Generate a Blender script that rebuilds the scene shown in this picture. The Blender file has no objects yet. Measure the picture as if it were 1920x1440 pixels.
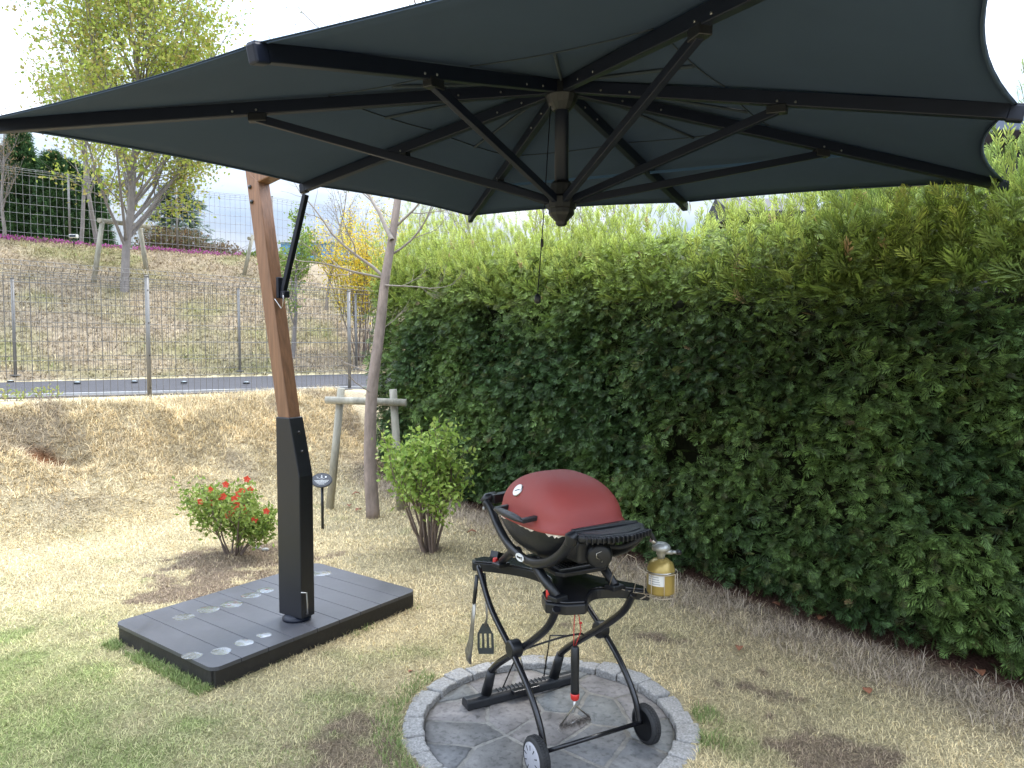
import bpy, bmesh, math, random
import numpy as np
from mathutils import Vector, Matrix
R = math.radians
scn = bpy.context.scene
COL = scn.collection
random.seed(5)
rng = np.random.default_rng(11)

# ------------------------------------------------------------------ camera
CH = 1.55
cam = bpy.data.cameras.new("camera"); co = bpy.data.objects.new("camera", cam); COL.objects.link(co)
co.location = (0, 0, CH); PITCH = math.atan(70 / 1350.)
co.rotation_euler = (math.pi / 2 - PITCH, 0, 0)
cam.sensor_width = 36; cam.lens = 36 * 1350 / 1920.; cam.clip_start = .05; cam.clip_end = 1500
scn.camera = co

# ------------------------------------------------------------------ sky, sun, exposure
SUN_EL, SUN_AZ = 58, 38          # azimuth measured from +Y towards +X
w = bpy.data.worlds.new("World"); scn.world = w; w.use_nodes = True
nt = w.node_tree; N = nt.nodes; LK = nt.links; N.clear()
wo = N.new('ShaderNodeOutputWorld'); bg = N.new('ShaderNodeBackground'); bg.inputs[1].default_value = .15
sky = N.new('ShaderNodeTexSky'); sky.sky_type = 'NISHITA'; sky.sun_disc = False
sky.sun_elevation = R(SUN_EL); sky.sun_rotation = R(SUN_AZ); sky.air_density = 1.2; sky.dust_density = 2.0
tc = N.new('ShaderNodeTexCoord'); mp = N.new('ShaderNodeMapping'); mp.inputs['Scale'].default_value = (1.0, 1.0, 2.6)
nz = N.new('ShaderNodeTexNoise'); nz.inputs['Scale'].default_value = 2.3; nz.inputs['Detail'].default_value = 9; nz.inputs['Roughness'].default_value = .55
cr = N.new('ShaderNodeValToRGB'); cr.color_ramp.elements[0].position = .33; cr.color_ramp.elements[1].position = .56
n2 = N.new('ShaderNodeTexNoise'); n2.inputs['Scale'].default_value = 3.1; n2.inputs['Detail'].default_value = 7
c2 = N.new('ShaderNodeValToRGB')
c2.color_ramp.elements[0].position = .36; c2.color_ramp.elements[0].color = (4.6, 5.9, 8.0, 1)
c2.color_ramp.elements[1].position = .62; c2.color_ramp.elements[1].color = (9.8, 10.4, 11.4, 1)
mx = N.new('ShaderNodeMix'); mx.data_type = 'RGBA'
LK.new(tc.outputs['Generated'], mp.inputs[0]); LK.new(mp.outputs[0], nz.inputs['Vector']); LK.new(mp.outputs[0], n2.inputs['Vector'])
LK.new(nz.outputs['Fac'], cr.inputs[0]); LK.new(n2.outputs['Fac'], c2.inputs[0])
LK.new(cr.outputs[0], mx.inputs[0]); LK.new(sky.outputs[0], mx.inputs[6]); LK.new(c2.outputs[0], mx.inputs[7])
sx = N.new('ShaderNodeSeparateXYZ'); LK.new(tc.outputs['Generated'], sx.inputs[0])
el = N.new('ShaderNodeMapRange'); el.inputs[1].default_value = .08; el.inputs[2].default_value = .62; el.inputs[3].default_value = .23; el.inputs[4].default_value = 1.3; el.interpolation_type = 'SMOOTHSTEP'
LK.new(sx.outputs[2], el.inputs[0]); vs_ = N.new('ShaderNodeVectorMath'); vs_.operation = 'SCALE'; LK.new(mx.outputs[2], vs_.inputs[0]); LK.new(el.outputs[0], vs_.inputs['Scale'])
LK.new(vs_.outputs[0], bg.inputs[0]); LK.new(bg.outputs[0], wo.inputs[0])

sl = bpy.data.lights.new("sun", 'SUN'); sl.energy = 1.15; sl.angle = R(14); sl.color = (1, .96, .90)
so = bpy.data.objects.new("sun", sl); COL.objects.link(so)
sd = Vector((math.sin(R(SUN_AZ)) * math.cos(R(SUN_EL)), math.cos(R(SUN_AZ)) * math.cos(R(SUN_EL)), math.sin(R(SUN_EL))))
so.rotation_euler = sd.to_track_quat('Z', 'Y').to_euler()
scn.view_settings.view_transform = 'Standard'; scn.view_settings.look = 'None'
scn.view_settings.exposure = 1.48; scn.view_settings.gamma = 1
scn.cycles.max_bounces = 8; scn.cycles.transparent_max_bounces = 8

# ------------------------------------------------------------------ numpy noise
def _h(ix, iy, s):
    v = np.sin(ix * 127.1 + iy * 311.7 + s * 74.7) * 43758.5453
    return v - np.floor(v)
def vnoise(x, y, s=0):
    ix = np.floor(x); iy = np.floor(y); fx = x - ix; fy = y - iy
    fx = fx * fx * (3 - 2 * fx); fy = fy * fy * (3 - 2 * fy)
    a = _h(ix, iy, s); b = _h(ix + 1, iy, s); c = _h(ix, iy + 1, s); d = _h(ix + 1, iy + 1, s)
    return (a * (1 - fx) + b * fx) * (1 - fy) + (c * (1 - fx) + d * fx) * fy
def fbm(x, y, s=0, o=4):
    t = 0; a = .5; n = 0
    for i in range(o):
        t = t + a * vnoise(x, y, s + i * 3.1); n += a; a *= .5; x = x * 2.03 + 5.2; y = y * 2.03 + 1.7
    return t / n
def sstep(a, b, x):
    t = np.clip((x - a) / (b - a), 0, 1); return t * t * (3 - 2 * t)

# ------------------------------------------------------------------ terrain shape
PN = np.array([-4.2, 8.3]); dN = np.array([1.83, 2.18]); dN = dN / np.linalg.norm(dN); nN = np.array([dN[1], -dN[0]])
PF = np.array([-8.35, 12.1]); dF = np.array([.811, .584]); dF = dF / np.linalg.norm(dF); nF = np.array([dF[1], -dF[0]])
PR = np.array([-6.24, 8.78]); dR = np.array([2.85, 1.32]); dR = dR / np.linalg.norm(dR); nR = np.array([dR[1], -dR[0]])
def sdist(x, y, P, n): return (x - P[0]) * n[0] + (y - P[1]) * n[1]
def height(x, y):
    x = np.asarray(x, float); y = np.asarray(y, float)
    sN = sdist(x, y, PN, nN); sF = sdist(x, y, PF, nF)
    fadeR = 1 - sstep(2.5, 9, x - .15 * y)
    sw_ = sN + .45 * (fbm(x * 1.1, y * 1.1, 36) - .5); b = 1 - np.clip(sw_ / 2.35, 0, 1)
    bank = .93 * np.clip(b * b * (3 - 2 * b) * 1.06, 0, 1)
    rough = sstep(.05, .5, b) * (1 - sstep(.86, 1.0, b))
    bank = bank + rough * (.11 * (fbm(x * 2.1, y * 2.1, 3) - .5) + .05 * (fbm(x * 7, y * 7, 9) - .5))
    hole = np.exp(-(((x + 4.28) / .34) ** 2 + ((y - 6.72) / .26) ** 2))
    bank = bank - .30 * hole
    z = bank
    hill = np.clip(-sF, 0, None)
    hz = .42 * np.clip(hill, 0, 8) - .42 * .35 * np.clip(hill - 7, 0, 1) ** 2 + .012 * np.clip(hill - 8, 0, 60)
    z = np.where(sN < 0, .92 + .13 * sstep(.5, 0., sF), z)
    z = z + hz + np.where(hill > 0, .14 * (fbm(x * .8, y * .8, 5) - .5) * sstep(0, 1, hill), 0)
    z = np.where(sN < 0, z * fadeR + 0 * z, z * (fadeR * .999 + .001))
    z = z + .018 * (fbm(x * 1.3, y * 1.3, 21) - .5) * (1 - sstep(14, 30, y)) * (sN > 0)
    return z
def H1(x, y): return float(height(np.array([x]), np.array([y]))[0])
def ray(px, py, d):
    """point at forward distance d (world Y) along a sight line"""
    xx = (px - 960) / 1350.; yy = (720 - py) / 1350.
    dx = xx; dy = math.cos(PITCH) + yy * math.sin(PITCH); dz = yy * math.cos(PITCH) - math.sin(PITCH)
    return np.array([dx / dy * d, d, CH + dz / dy * d])
def ground(px, py):
    d = 1.5
    while d < 60:
        p = ray(px, py, d)
        if H1(p[0], p[1]) > p[2]: break
        d += .03
    return ray(px, py, d)

# ------------------------------------------------------------------ materials
MATS = {}
def mat(name, col=(.5, .5, .5), rough=.6, metal=0., spec=.5, var=0., vscale=8., bump=0., bscale=60., attr=False, transl=0., stretch=None, rvar=0., coat=0., sheen=0.):
    m = bpy.data.materials.new(name); m.use_nodes = True; t = m.node_tree; n = t.nodes; l = t.links
    b = n['Principled BSDF']; out = n['Material Output']
    b.inputs['Roughness'].default_value = rough; b.inputs['Metallic'].default_value = metal
    b.inputs['Specular IOR Level'].default_value = spec; b.inputs['Coat Weight'].default_value = coat
    b.inputs['Sheen Weight'].default_value = sheen
    tcn = n.new('ShaderNodeTexCoord'); src = tcn.outputs['Object']
    if stretch:
        mpn = n.new('ShaderNodeMapping'); mpn.inputs['Scale'].default_value = stretch; l.new(src, mpn.inputs[0]); src = mpn.outputs[0]
    if attr:
        a = n.new('ShaderNodeAttribute'); a.attribute_name = 'Col'; csock = a.outputs['Color']
    else:
        rgb = n.new('ShaderNodeRGB'); rgb.outputs[0].default_value = (*col, 1); csock = rgb.outputs[0]
    if var > 0:
        nn = n.new('ShaderNodeTexNoise'); nn.inputs['Scale'].default_value = vscale; nn.inputs['Detail'].default_value = 8; nn.inputs['Roughness'].default_value = .65
        l.new(src, nn.inputs['Vector'])
        mr = n.new('ShaderNodeMapRange'); mr.inputs[1].default_value = .25; mr.inputs[2].default_value = .75
        mr.inputs[3].default_value = 1 - var; mr.inputs[4].default_value = 1 + var
        l.new(nn.outputs['Fac'], mr.inputs[0])
        vm = n.new('ShaderNodeVectorMath'); vm.operation = 'SCALE'; l.new(csock, vm.inputs[0]); l.new(mr.outputs[0], vm.inputs['Scale'])
        csock = vm.outputs[0]
        if rvar > 0:
            m2 = n.new('ShaderNodeMapRange'); m2.inputs[1].default_value = .3; m2.inputs[2].default_value = .7
            m2.inputs[3].default_value = max(0, rough - rvar); m2.inputs[4].default_value = min(1, rough + rvar)
            l.new(nn.outputs['Fac'], m2.inputs[0]); l.new(m2.outputs[0], b.inputs['Roughness'])
    l.new(csock, b.inputs['Base Color'])
    if bump > 0:
        bn = n.new('ShaderNodeTexNoise'); bn.inputs['Scale'].default_value = bscale; bn.inputs['Detail'].default_value = 6
        l.new(src, bn.inputs['Vector'])
        bp = n.new('ShaderNodeBump'); bp.inputs['Strength'].default_value = bump; bp.inputs['Distance'].default_value = .01
        l.new(bn.outputs['Fac'], bp.inputs['Height']); l.new(bp.outputs[0], b.inputs['Normal'])
    if transl > 0:
        tr = n.new('ShaderNodeBsdfTranslucent'); l.new(csock, tr.inputs[0])
        ms = n.new('ShaderNodeMixShader'); ms.inputs[0].default_value = transl
        l.new(b.outputs[0], ms.inputs[1]); l.new(tr.outputs[0], ms.inputs[2]); l.new(ms.outputs[0], out.inputs[0])
    MATS[name] = m
    return m
M_LEAF = mat('leaf', rough=.55, attr=True, transl=.35, spec=.25)
M_FROND = mat('frond', rough=.5, attr=True, transl=.22, spec=.35)
M_GRASS = mat('grass_blade', rough=.7, attr=True, transl=.25, spec=.15)
M_GROUND = mat('ground_soil', rough=.95, attr=True, var=.6, vscale=55, bump=1.0, bscale=90, spec=.1)
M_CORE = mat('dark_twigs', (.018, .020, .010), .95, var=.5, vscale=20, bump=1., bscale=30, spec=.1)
M_FABRIC = mat('canopy_fabric', (.056, .084, .128), .8, var=.06, vscale=3, bump=.15, bscale=900, transl=.22, spec=.25, sheen=.0)
M_ALU = mat('black_metal', (.006, .009, .020), .45, var=.15, vscale=20, spec=.35)
M_BOX = mat('black_powder_coat', (.010, .011, .015), .38, var=.2, vscale=7, bump=.12, bscale=600, rvar=.06)
M_PLAS = mat('black_plastic', (.0095, .0105, .013), .36, var=.25, vscale=30, bump=.15, bscale=700, rvar=.08)
M_PLAS2 = mat('glossy_black_enamel', (.010, .010, .012), .22, var=.2, vscale=20)
M_WOOD = mat('teak_wood', (.23, .118, .064), .45, var=.42, vscale=6, stretch=(9, 9, .6), bump=.2, bscale=12)
M_BOLT = mat('bolt_steel', (.05, .05, .05), .35, metal=.9)
M_STEEL = mat('steel', (.55, .54, .52), .3, metal=1., var=.2, vscale=30)
M_RED = mat('red_enamel', (.29, .050, .042), .58, var=.09, vscale=5, bump=.10, bscale=300, rvar=.12, coat=.0)
M_REDP = mat('red_plastic', (.55, .03, .025), .4)
M_REDC = mat('red_cord', (.5, .035, .03), .8)
M_RIM = mat('chipped_pale_rim', (.68, .60, .50), .8, var=.5, vscale=60, bump=.6, bscale=90)
M_GOLD = mat('gold_paint', (.40, .29, .085), .32, metal=.35, var=.08, vscale=10)
M_CAST = mat('cast_zinc', (.42, .42, .40), .42, metal=.6, var=.2, vscale=40)
M_WIRE = mat('basket_wire', (.50, .42, .32), .4, metal=.7)
M_HUBG = mat('grey_plastic', (.36, .36, .39), .5, var=.12, vscale=30)
M_RUBBER = mat('rubber', (.022, .022, .023), .75, var=.3, vscale=50)
M_WHITE = mat('white_paint', (.75, .75, .73), .5)
M_DIAL = mat('dial_face', (.50, .58, .60), .3)
M_TONG = mat('worn_steel', (.30, .28, .24), .38, metal=.75, var=.4, vscale=30)
M_SPAT = mat('dark_nylon', (.060, .066, .060), .45, var=.3, vscale=30)
M_BRIS = mat('bristle_wire', (.42, .38, .35), .5, metal=.4, var=.3, vscale=60)
M_BARK = mat('bark', (.26, .205, .175), .9, var=.45, vscale=14, stretch=(1, 1, .35), bump=.9, bscale=45)
M_BARKG = mat('grey_bark', (.22, .195, .18), .9, var=.35, vscale=10, stretch=(1, 1, .4), bump=.7, bscale=30)
M_TWIG = mat('twig', (.17, .125, .10), .85, var=.3, vscale=20)
M_TWIGP = mat('pale_twig', (.26, .22, .18), .85, var=.3, vscale=20)
M_LOG = mat('weathered_log', (.33, .31, .25), .85, var=.4, vscale=7, stretch=(2, 2, .5), bump=.5, bscale=40)
M_FENCE = mat('fence_metal', (.20, .19, .175), .5, metal=.2, var=.12, vscale=12)
M_FWIRE = mat('fence_wire', (.17, .16, .145), .5, metal=.2)
M_FWIRE2 = mat('pale_fence_wire', (.33, .33, .32), .5, metal=.2)
M_ASPH = mat('asphalt', (.052, .050, .055), .9, var=.25, vscale=5, bump=.5, bscale=160)
M_CONC = mat('concrete', (.46, .45, .43), .85, var=.2, vscale=6, bump=.3, bscale=90)
M_CONCD = mat('dark_concrete', (.14, .13, .125), .9, var=.3, vscale=8, bump=.3, bscale=90)
M_DRYLEAF = mat('dry_leaf', (.25, .10, .05), .8, var=.35, vscale=40)
M_HOUSE = mat('dark_cladding', (.022, .021, .024), .7, var=.2, vscale=4, stretch=(1, 1, 12), bump=.3, bscale=8)
M_ROOF = mat('slate_blue_roof', (.13, .16, .22), .6, var=.12, vscale=6)
M_GLASS = mat('window_glass', (.05, .06, .08), .08, spec=.8)
M_BLUEW = mat('blue_paint', (.10, .27, .50), .6, var=.1, vscale=3)
M_PALEW = mat('pale_cladding', (.45, .47, .50), .7, var=.1, vscale=3)

# deck boards: wood-plastic composite with faint dried stains
def deck_mat():
    m = mat('composite_board', (.066, .067, .076), .42, var=.16, vscale=5, bump=.10, bscale=260, rvar=.10)
    return m
M_DECK = deck_mat()
M_SKIRT = mat('deck_skirt', (.020, .018, .017), .6, var=.4, vscale=9, bump=.2, bscale=60)

# flagstone: irregular slabs with mortar
def flag_mat():
    m = bpy.data.materials.new('flagstone'); m.use_nodes = True; t = m.node_tree; n = t.nodes; l = t.links; b = n['Principled BSDF']
    a = n.new('ShaderNodeAttribute'); a.attribute_name = 'Col'
    tcn = n.new('ShaderNodeTexCoord')
    n1 = n.new('ShaderNodeTexNoise'); n1.inputs['Scale'].default_value = 9; n1.inputs['Detail'].default_value = 10; n1.inputs['Roughness'].default_value = .7
    l.new(tcn.outputs['Object'], n1.inputs['Vector'])
    mr = n.new('ShaderNodeMapRange'); mr.inputs[1].default_value = .3; mr.inputs[2].default_value = .7; mr.inputs[3].default_value = .62; mr.inputs[4].default_value = 1.4
    l.new(n1.outputs['Fac'], mr.inputs[0])
    n3 = n.new('ShaderNodeTexNoise'); n3.inputs['Scale'].default_value = 42; n3.inputs['Detail'].default_value = 5
    l.new(tcn.outputs['Object'], n3.inputs['Vector'])
    c3 = n.new('ShaderNodeValToRGB'); c3.color_ramp.elements[0].position = .36; c3.color_ramp.elements[0].color = (.68, .68, .68, 1); c3.color_ramp.elements[1].position = .47
    l.new(n3.outputs['Fac'], c3.inputs[0])
    vm = n.new('ShaderNodeVectorMath'); vm.operation = 'SCALE'; l.new(a.outputs['Color'], vm.inputs[0]); l.new(mr.outputs[0], vm.inputs['Scale'])
    v2 = n.new('ShaderNodeVectorMath'); v2.operation = 'MULTIPLY'; l.new(vm.outputs[0], v2.inputs[0]); l.new(c3.outputs[0], v2.inputs[1])
    l.new(v2.outputs[0], b.inputs['Base Color']); b.inputs['Roughness'].default_value = .8
    bp = n.new('ShaderNodeBump'); bp.inputs['Strength'].default_value = .6; bp.inputs['Distance'].default_value = .008
    n4 = n.new('ShaderNodeTexNoise'); n4.inputs['Scale'].default_value = 25; n4.inputs['Detail'].default_value = 9
    l.new(tcn.outputs['Object'], n4.inputs['Vector']); l.new(n4.outputs['Fac'], bp.inputs['Height']); l.new(bp.outputs[0], b.inputs['Normal'])
    return m
M_FLAG = flag_mat()
M_MORTAR = mat('mortar', (.215, .205, .185), .95, var=.35, vscale=30, bump=.8, bscale=120)
M_GRANITE = mat('granite', (.30, .29, .275), .85, var=.55, vscale=110, bump=1., bscale=70)
M_WET = mat('wet_film', (.055, .058, .064), .12, var=.5, vscale=60, bump=.7, bscale=75, rvar=.1, spec=1.0, coat=1.)
M_WET.node_tree.nodes['Principled BSDF'].inputs['IOR'].default_value = 1.8; M_WET.node_tree.nodes['Principled BSDF'].inputs['Coat IOR'].default_value = 1.8

# ------------------------------------------------------------------ mesh helpers
FR = {}
def set_tag(o, label=None, cat=None, group=None, kind=None):
    if label: o['label'] = label
    if cat: o['category'] = cat
    if group: o['group'] = group
    if kind: o['kind'] = kind
    return o
def thing(name, label, cat, loc=(0, 0, 0), rotz=0, group=None):
    o = bpy.data.objects.new(name, None); COL.objects.link(o); o.empty_display_size = .1
    o.location = loc; o.rotation_euler = (0, 0, rotz)
    FR[o.name] = Matrix.Translation(Vector(loc)) @ Matrix.Rotation(rotz, 4, 'Z')
    return set_tag(o, label, cat, group)
def frame_of(o):
    while o is not None and o.name not in FR: o = o.parent
    return FR[o.name] if o is not None else Matrix.Identity(4)
class MB:
    def __init__(s): s.v = []; s.f = []; s.sm = []
    def add(s, vs, fs, smooth=False):
        n = len(s.v); s.v += [tuple(map(float, p)) for p in vs]; s.f += [tuple(i + n for i in f) for f in fs]; s.sm += [smooth] * len(fs); return s
    def box(s, c, d, rot=None):
        c = Vector(c); h = Vector(d) / 2; rot = rot or Matrix.Identity(3)
        vs = [c + rot @ Vector((x * h.x, y * h.y, z * h.z)) for z in (-1, 1) for y in (-1, 1) for x in (-1, 1)]
        return s.add(vs, [(0, 2, 3, 1), (4, 5, 7, 6), (0, 1, 5, 4), (2, 6, 7, 3), (0, 4, 6, 2), (1, 3, 7, 5)])
    def beam(s, a, b, wd, ht, up=(0, 0, 1)):
        a = Vector(a); b = Vector(b); x = (b - a).normalized(); up = Vector(up); y = up.cross(x).normalized(); z = x.cross(y)
        rot = Matrix((x, y, z)).transposed()
        return s.box((a + b) / 2, ((b - a).length, wd, ht), rot)
    def tube(s, pts, r, sides=8, cap=True, smooth=True, flat=1.):
        pts = [Vector(p) for p in pts]; rs = r if isinstance(r, (list, tuple, np.ndarray)) else [r] * len(pts)
        vs = []; t0 = (pts[1] - pts[0]).normalized()
        nrm = t0.orthogonal().normalized()
        for i, p in enumerate(pts):
            t = (pts[min(i + 1, len(pts) - 1)] - pts[max(i - 1, 0)])
            if t.length < 1e-9: t = t0
            t.normalize(); nrm = (nrm - t * nrm.dot(t))
            if nrm.length < 1e-6: nrm = t.orthogonal()
            nrm.normalize(); bn = t.cross(nrm)
            for k in range(sides):
                a = 2 * math.pi * k / sides
                vs.append(p + (nrm * math.cos(a) + bn * math.sin(a) * flat) * rs[i])
        fs = [(i * sides + k, i * sides + (k + 1) % sides, (i + 1) * sides + (k + 1) % sides, (i + 1) * sides + k) for i in range(len(pts) - 1) for k in range(sides)]
        s.add(vs, fs, smooth)
        if cap:
            n = len(s.v) - len(vs); m = (len(pts) - 1) * sides + n
            s.f += [tuple(n + k for k in reversed(range(sides))), tuple(m + k for k in range(sides))]; s.sm += [False, False]
        return s
    def lathe(s, prof, c=(0, 0, 0), axis=(0, 0, 1), seg=32, smooth=True):
        c = Vector(c); q = Vector(axis).normalized().to_track_quat('Z', 'Y').to_matrix(); vs = []
        for r, z in prof:
            for k in range(seg):
                a = 2 * math.pi * k / seg; vs.append(c + q @ Vector((r * math.cos(a), r * math.sin(a), z)))
        fs = [(i * seg + k, i * seg + (k + 1) % seg, (i + 1) * seg + (k + 1) % seg, (i + 1) * seg + k) for i in range(len(prof) - 1) for k in range(seg)]
        s.add(vs, fs, smooth)
        if prof[0][0] > 1e-6: s.f.append(tuple(len(s.v) - len(vs) + k for k in reversed(range(seg)))); s.sm.append(False)
        if prof[-1][0] > 1e-6: s.f.append(tuple(len(s.v) - seg + k for k in range(seg))); s.sm.append(False)
        return s
    def prism(s, poly, o, ax, ay, az, t):
        """polygon in the plane (ax, ay) at o, extruded t along az (centred)"""
        o = Vector(o); ax = Vector(ax); ay = Vector(ay); az = Vector(az); n = len(poly)
        vs = [o + ax * p[0] + ay * p[1] + az * (sgn * t / 2) for sgn in (-1, 1) for p in poly]
        fs = [tuple(reversed(range(n))), tuple(range(n, 2 * n))] + [(i, (i + 1) % n, n + (i + 1) % n, n + i) for i in range(n)]
        return s.add(vs, fs)
    def build(s, name, m, parent=None, local=False, bevel=0, bseg=2, solid=0, sub=0):
        me = bpy.data.meshes.new(name)
        vs = s.v
        if parent is not None and not local:
            inv = frame_of(parent).inverted(); vs = [tuple(inv @ Vector(p)) for p in vs]
        me.from_pydata(vs, [], s.f); me.polygons.foreach_set('use_smooth', s.sm); me.materials.append(m); me.update()
        bm = bmesh.new(); bm.from_mesh(me); bmesh.ops.recalc_face_normals(bm, faces=bm.faces); bm.to_mesh(me); bm.free()
        o = bpy.data.objects.new(name, me); COL.objects.link(o)
        if parent is not None: o.parent = parent
        if bevel:
            b = o.modifiers.new('bevel', 'BEVEL'); b.width = bevel; b.segments = bseg; b.limit_method = 'ANGLE'; b.angle_limit = R(35)
        if sub:
            b = o.modifiers.new('sub', 'SUBSURF'); b.levels = sub; b.render_levels = sub
        if solid:
            b = o.modifiers.new('solid', 'SOLIDIFY'); b.thickness = solid; b.offset = 0
        return o
def fast(name, V, T, C, m, parent=None, smooth=False):
    """big triangle mesh with per-vertex colours (world coordinates)"""
    V = np.asarray(V, np.float32)
    if parent is not None:
        inv = np.array(frame_of(parent).inverted()); V = (V @ inv[:3, :3].T + inv[:3, 3]).astype(np.float32)
    k = T.shape[1]
    me = bpy.data.meshes.new(name); me.vertices.add(len(V)); me.vertices.foreach_set('co', V.ravel())
    me.loops.add(T.size); me.loops.foreach_set('vertex_index', T.astype(np.int32).ravel())
    me.polygons.add(len(T)); me.polygons.foreach_set('loop_start', np.arange(0, T.size, k, dtype=np.int32))
    if smooth: me.polygons.foreach_set('use_smooth', np.ones(len(T), bool))
    me.update(calc_edges=True)
    ca = me.color_attributes.new('Col', 'FLOAT_COLOR', 'POINT')
    C4 = np.ones((len(V), 4), np.float32); C4[:, :3] = C; ca.data.foreach_set('color', C4.ravel())
    me.materials.append(m)
    o = bpy.data.objects.new(name, me); COL.objects.link(o)
    if parent is not None: o.parent = parent
    return o
def scatter(tv, tf, P, X, Z, S, C, shade=None):
    """instances of a template merged in arrays; X = forward dirs, Z = approx normals"""
    X = X / np.linalg.norm(X, axis=1, keepdims=True); Y = np.cross(Z, X); Y /= np.maximum(np.linalg.norm(Y, axis=1, keepdims=True), 1e-6); Zn = np.cross(X, Y)
    n = len(P); k = len(tv); S = np.asarray(S).reshape(n, 1, -1)
    t = tv[None] * S
    V = P[:, None] + t[:, :, 0:1] * X[:, None] + t[:, :, 1:2] * Y[:, None] + t[:, :, 2:3] * Zn[:, None]
    T = tf[None] + (np.arange(n) * k)[:, None, None]
    CC = np.repeat(C[:, None], k, 1)
    if shade is not None: CC = CC * shade[None, :, None]
    return V.reshape(-1, 3), T.reshape(-1, tf.shape[1]), CC.reshape(-1, 3)
def unit(v): return v / np.maximum(np.linalg.norm(v, axis=-1, keepdims=True), 1e-9)
def rdir(n): return unit(rng.normal(size=(n, 3)))

# ------------------------------------------------------------------ places
PC = np.array([.15, 2.93])                      # patio centre
DA = R(53.5); DB = R(143.5)
dA = np.array([math.cos(DA), math.sin(DA)]); dB = np.array([math.cos(DB), math.sin(DB)])
DC = np.array([-1.333, 3.975]); DLA, DLB = 1.31, .93
HP = np.array([-1.55, 8.55]); dH = np.array([.582, -.813]); nH = np.array([-.813, -.582])

# ------------------------------------------------------------------ ground colours
def lawncol(x, y):
    n = len(x); sN = sdist(x, y, PN, nN); sF = sdist(x, y, PF, nF); sH = sdist(x, y, HP, nH)
    straw = np.array([.60, .50, .305]); green = np.array([.24, .27, .105]); soil = np.array([.145, .105, .08]); thatch = np.array([.30, .24, .19]); gold = np.array([.52, .43, .28])
    c = np.tile(straw, (n, 1)) * (.82 + .36 * fbm(x * 3, y * 3, 2))[:, None]
    def mixc(c, col, f): f = np.clip(f, 0, 1)[:, None]; return c * (1 - f) + col * f
    def blob(cx, cy, rx, ry, ang=0):
        ca, sa = math.cos(ang), math.sin(ang); dx = x - cx; dy = y - cy
        q = ((dx * ca + dy * sa) / rx) ** 2 + ((-dx * sa + dy * ca) / ry) ** 2
        return np.exp(-q)
    big = fbm(x * 1.2, y * 1.2, 7); mid = fbm(x * 4.5, y * 4.5, 8); fine = fbm(x * 14, y * 14, 12)
    # green: lower left lawn, round the deck, left of the patio ring, scattered
    g = 1.5 * blob(-1.85, 2.35, 1.1, .9) + 1.0 * blob(-2.6, 3.4, .8, .9) + 1.1 * blob(-.60, 2.6, .17, .5, .3) + .55 * blob(-.55, 3.55, .3, .14, .6) + .35 * blob(.8, 4.4, .5, .3)
    g = g + .5 * blob(.86, 2.75, .12, .25) + .25 * blob(1.3, 2.9, .5, .3) + .35 * blob(.35, 3.9, .6, .2)
    g = g * (.35 + 1.15 * mid) + .5 * sstep(.62, .85, mid) * (sN > 2) + .02
    c = mixc(c, green * (.8 + .5 * fine)[:, None], g * .66)
    # bare soil
    s = .95 * blob(-1.95, 5.1, .65, .5) + .9 * blob(-1.85, 4.45, .55, .14, .3) + .85 * blob(-.62, 2.5, .30, .48, .2) + .9 * blob(1.25, 2.62, .24, .35, .5) + .5 * blob(.72, 3.75, .55, .10, -.4) + .4 * blob(-.75, 5.4, .5, .25) + .35 * blob(1.05, 3.25, .4, .2)
    s = sstep(.36, .56, s * (.35 + 1.2 * mid) + .75 * (fine - .5) + .16 * sstep(.60, .8, fbm(x * 3.1 + 9, y * 3.1, 17)))
    c = mixc(c, soil[None] * (.75 + .7 * fine)[:, None] + np.array([.05, .035, .025]), s * .85)
    # thatch beside hedge
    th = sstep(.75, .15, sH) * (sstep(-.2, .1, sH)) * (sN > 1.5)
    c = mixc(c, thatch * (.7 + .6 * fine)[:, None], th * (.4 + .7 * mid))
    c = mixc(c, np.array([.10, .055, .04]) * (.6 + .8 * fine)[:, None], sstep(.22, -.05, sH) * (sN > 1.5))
    # rough bank
    b = sstep(2.2, 1.3, sN + .5 * (fbm(x * 2.5, y * 2.5, 35) - .5)) * (sN > 0)
    c = mixc(c, gold * (.66 + .75 * fbm(x * 5, y * 5, 31))[:, None], b * .75)
    c = mixc(c, thatch * .8, b * sstep(.5, .7, fbm(x * 2.4, y * 2.4, 33)) * .55)
    hole = np.exp(-(((x + 4.3) / .26) ** 2 + ((y - 6.66) / .2) ** 2))
    c = mixc(c, np.array([.20, .095, .045]), sstep(.25, .6, hole) * (sN > 0))
    # hill
    h = (sF < 0.25) & (sN < 0)
    hc = np.array([.30, .24, .165])[None] * (.75 + .5 * fbm(x * 2.2, y * 2.2, 41))[:, None]
    f2 = np.clip((fbm(x * 1.1, y * 1.1, 43) - .42) * 3.2, 0, 1) * np.clip(.3 + fine, 0, 1)
    hg = hc * (1 - .65 * f2[:, None]) + np.array([.19, .20, .065]) * .65 * f2[:, None]
    c = np.where(h[:, None], hg, c)
    far = sstep(30, 80, np.hypot(x, y))
    c = mixc(c, np.array([.14, .17, .07]), far)
    return c

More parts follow.
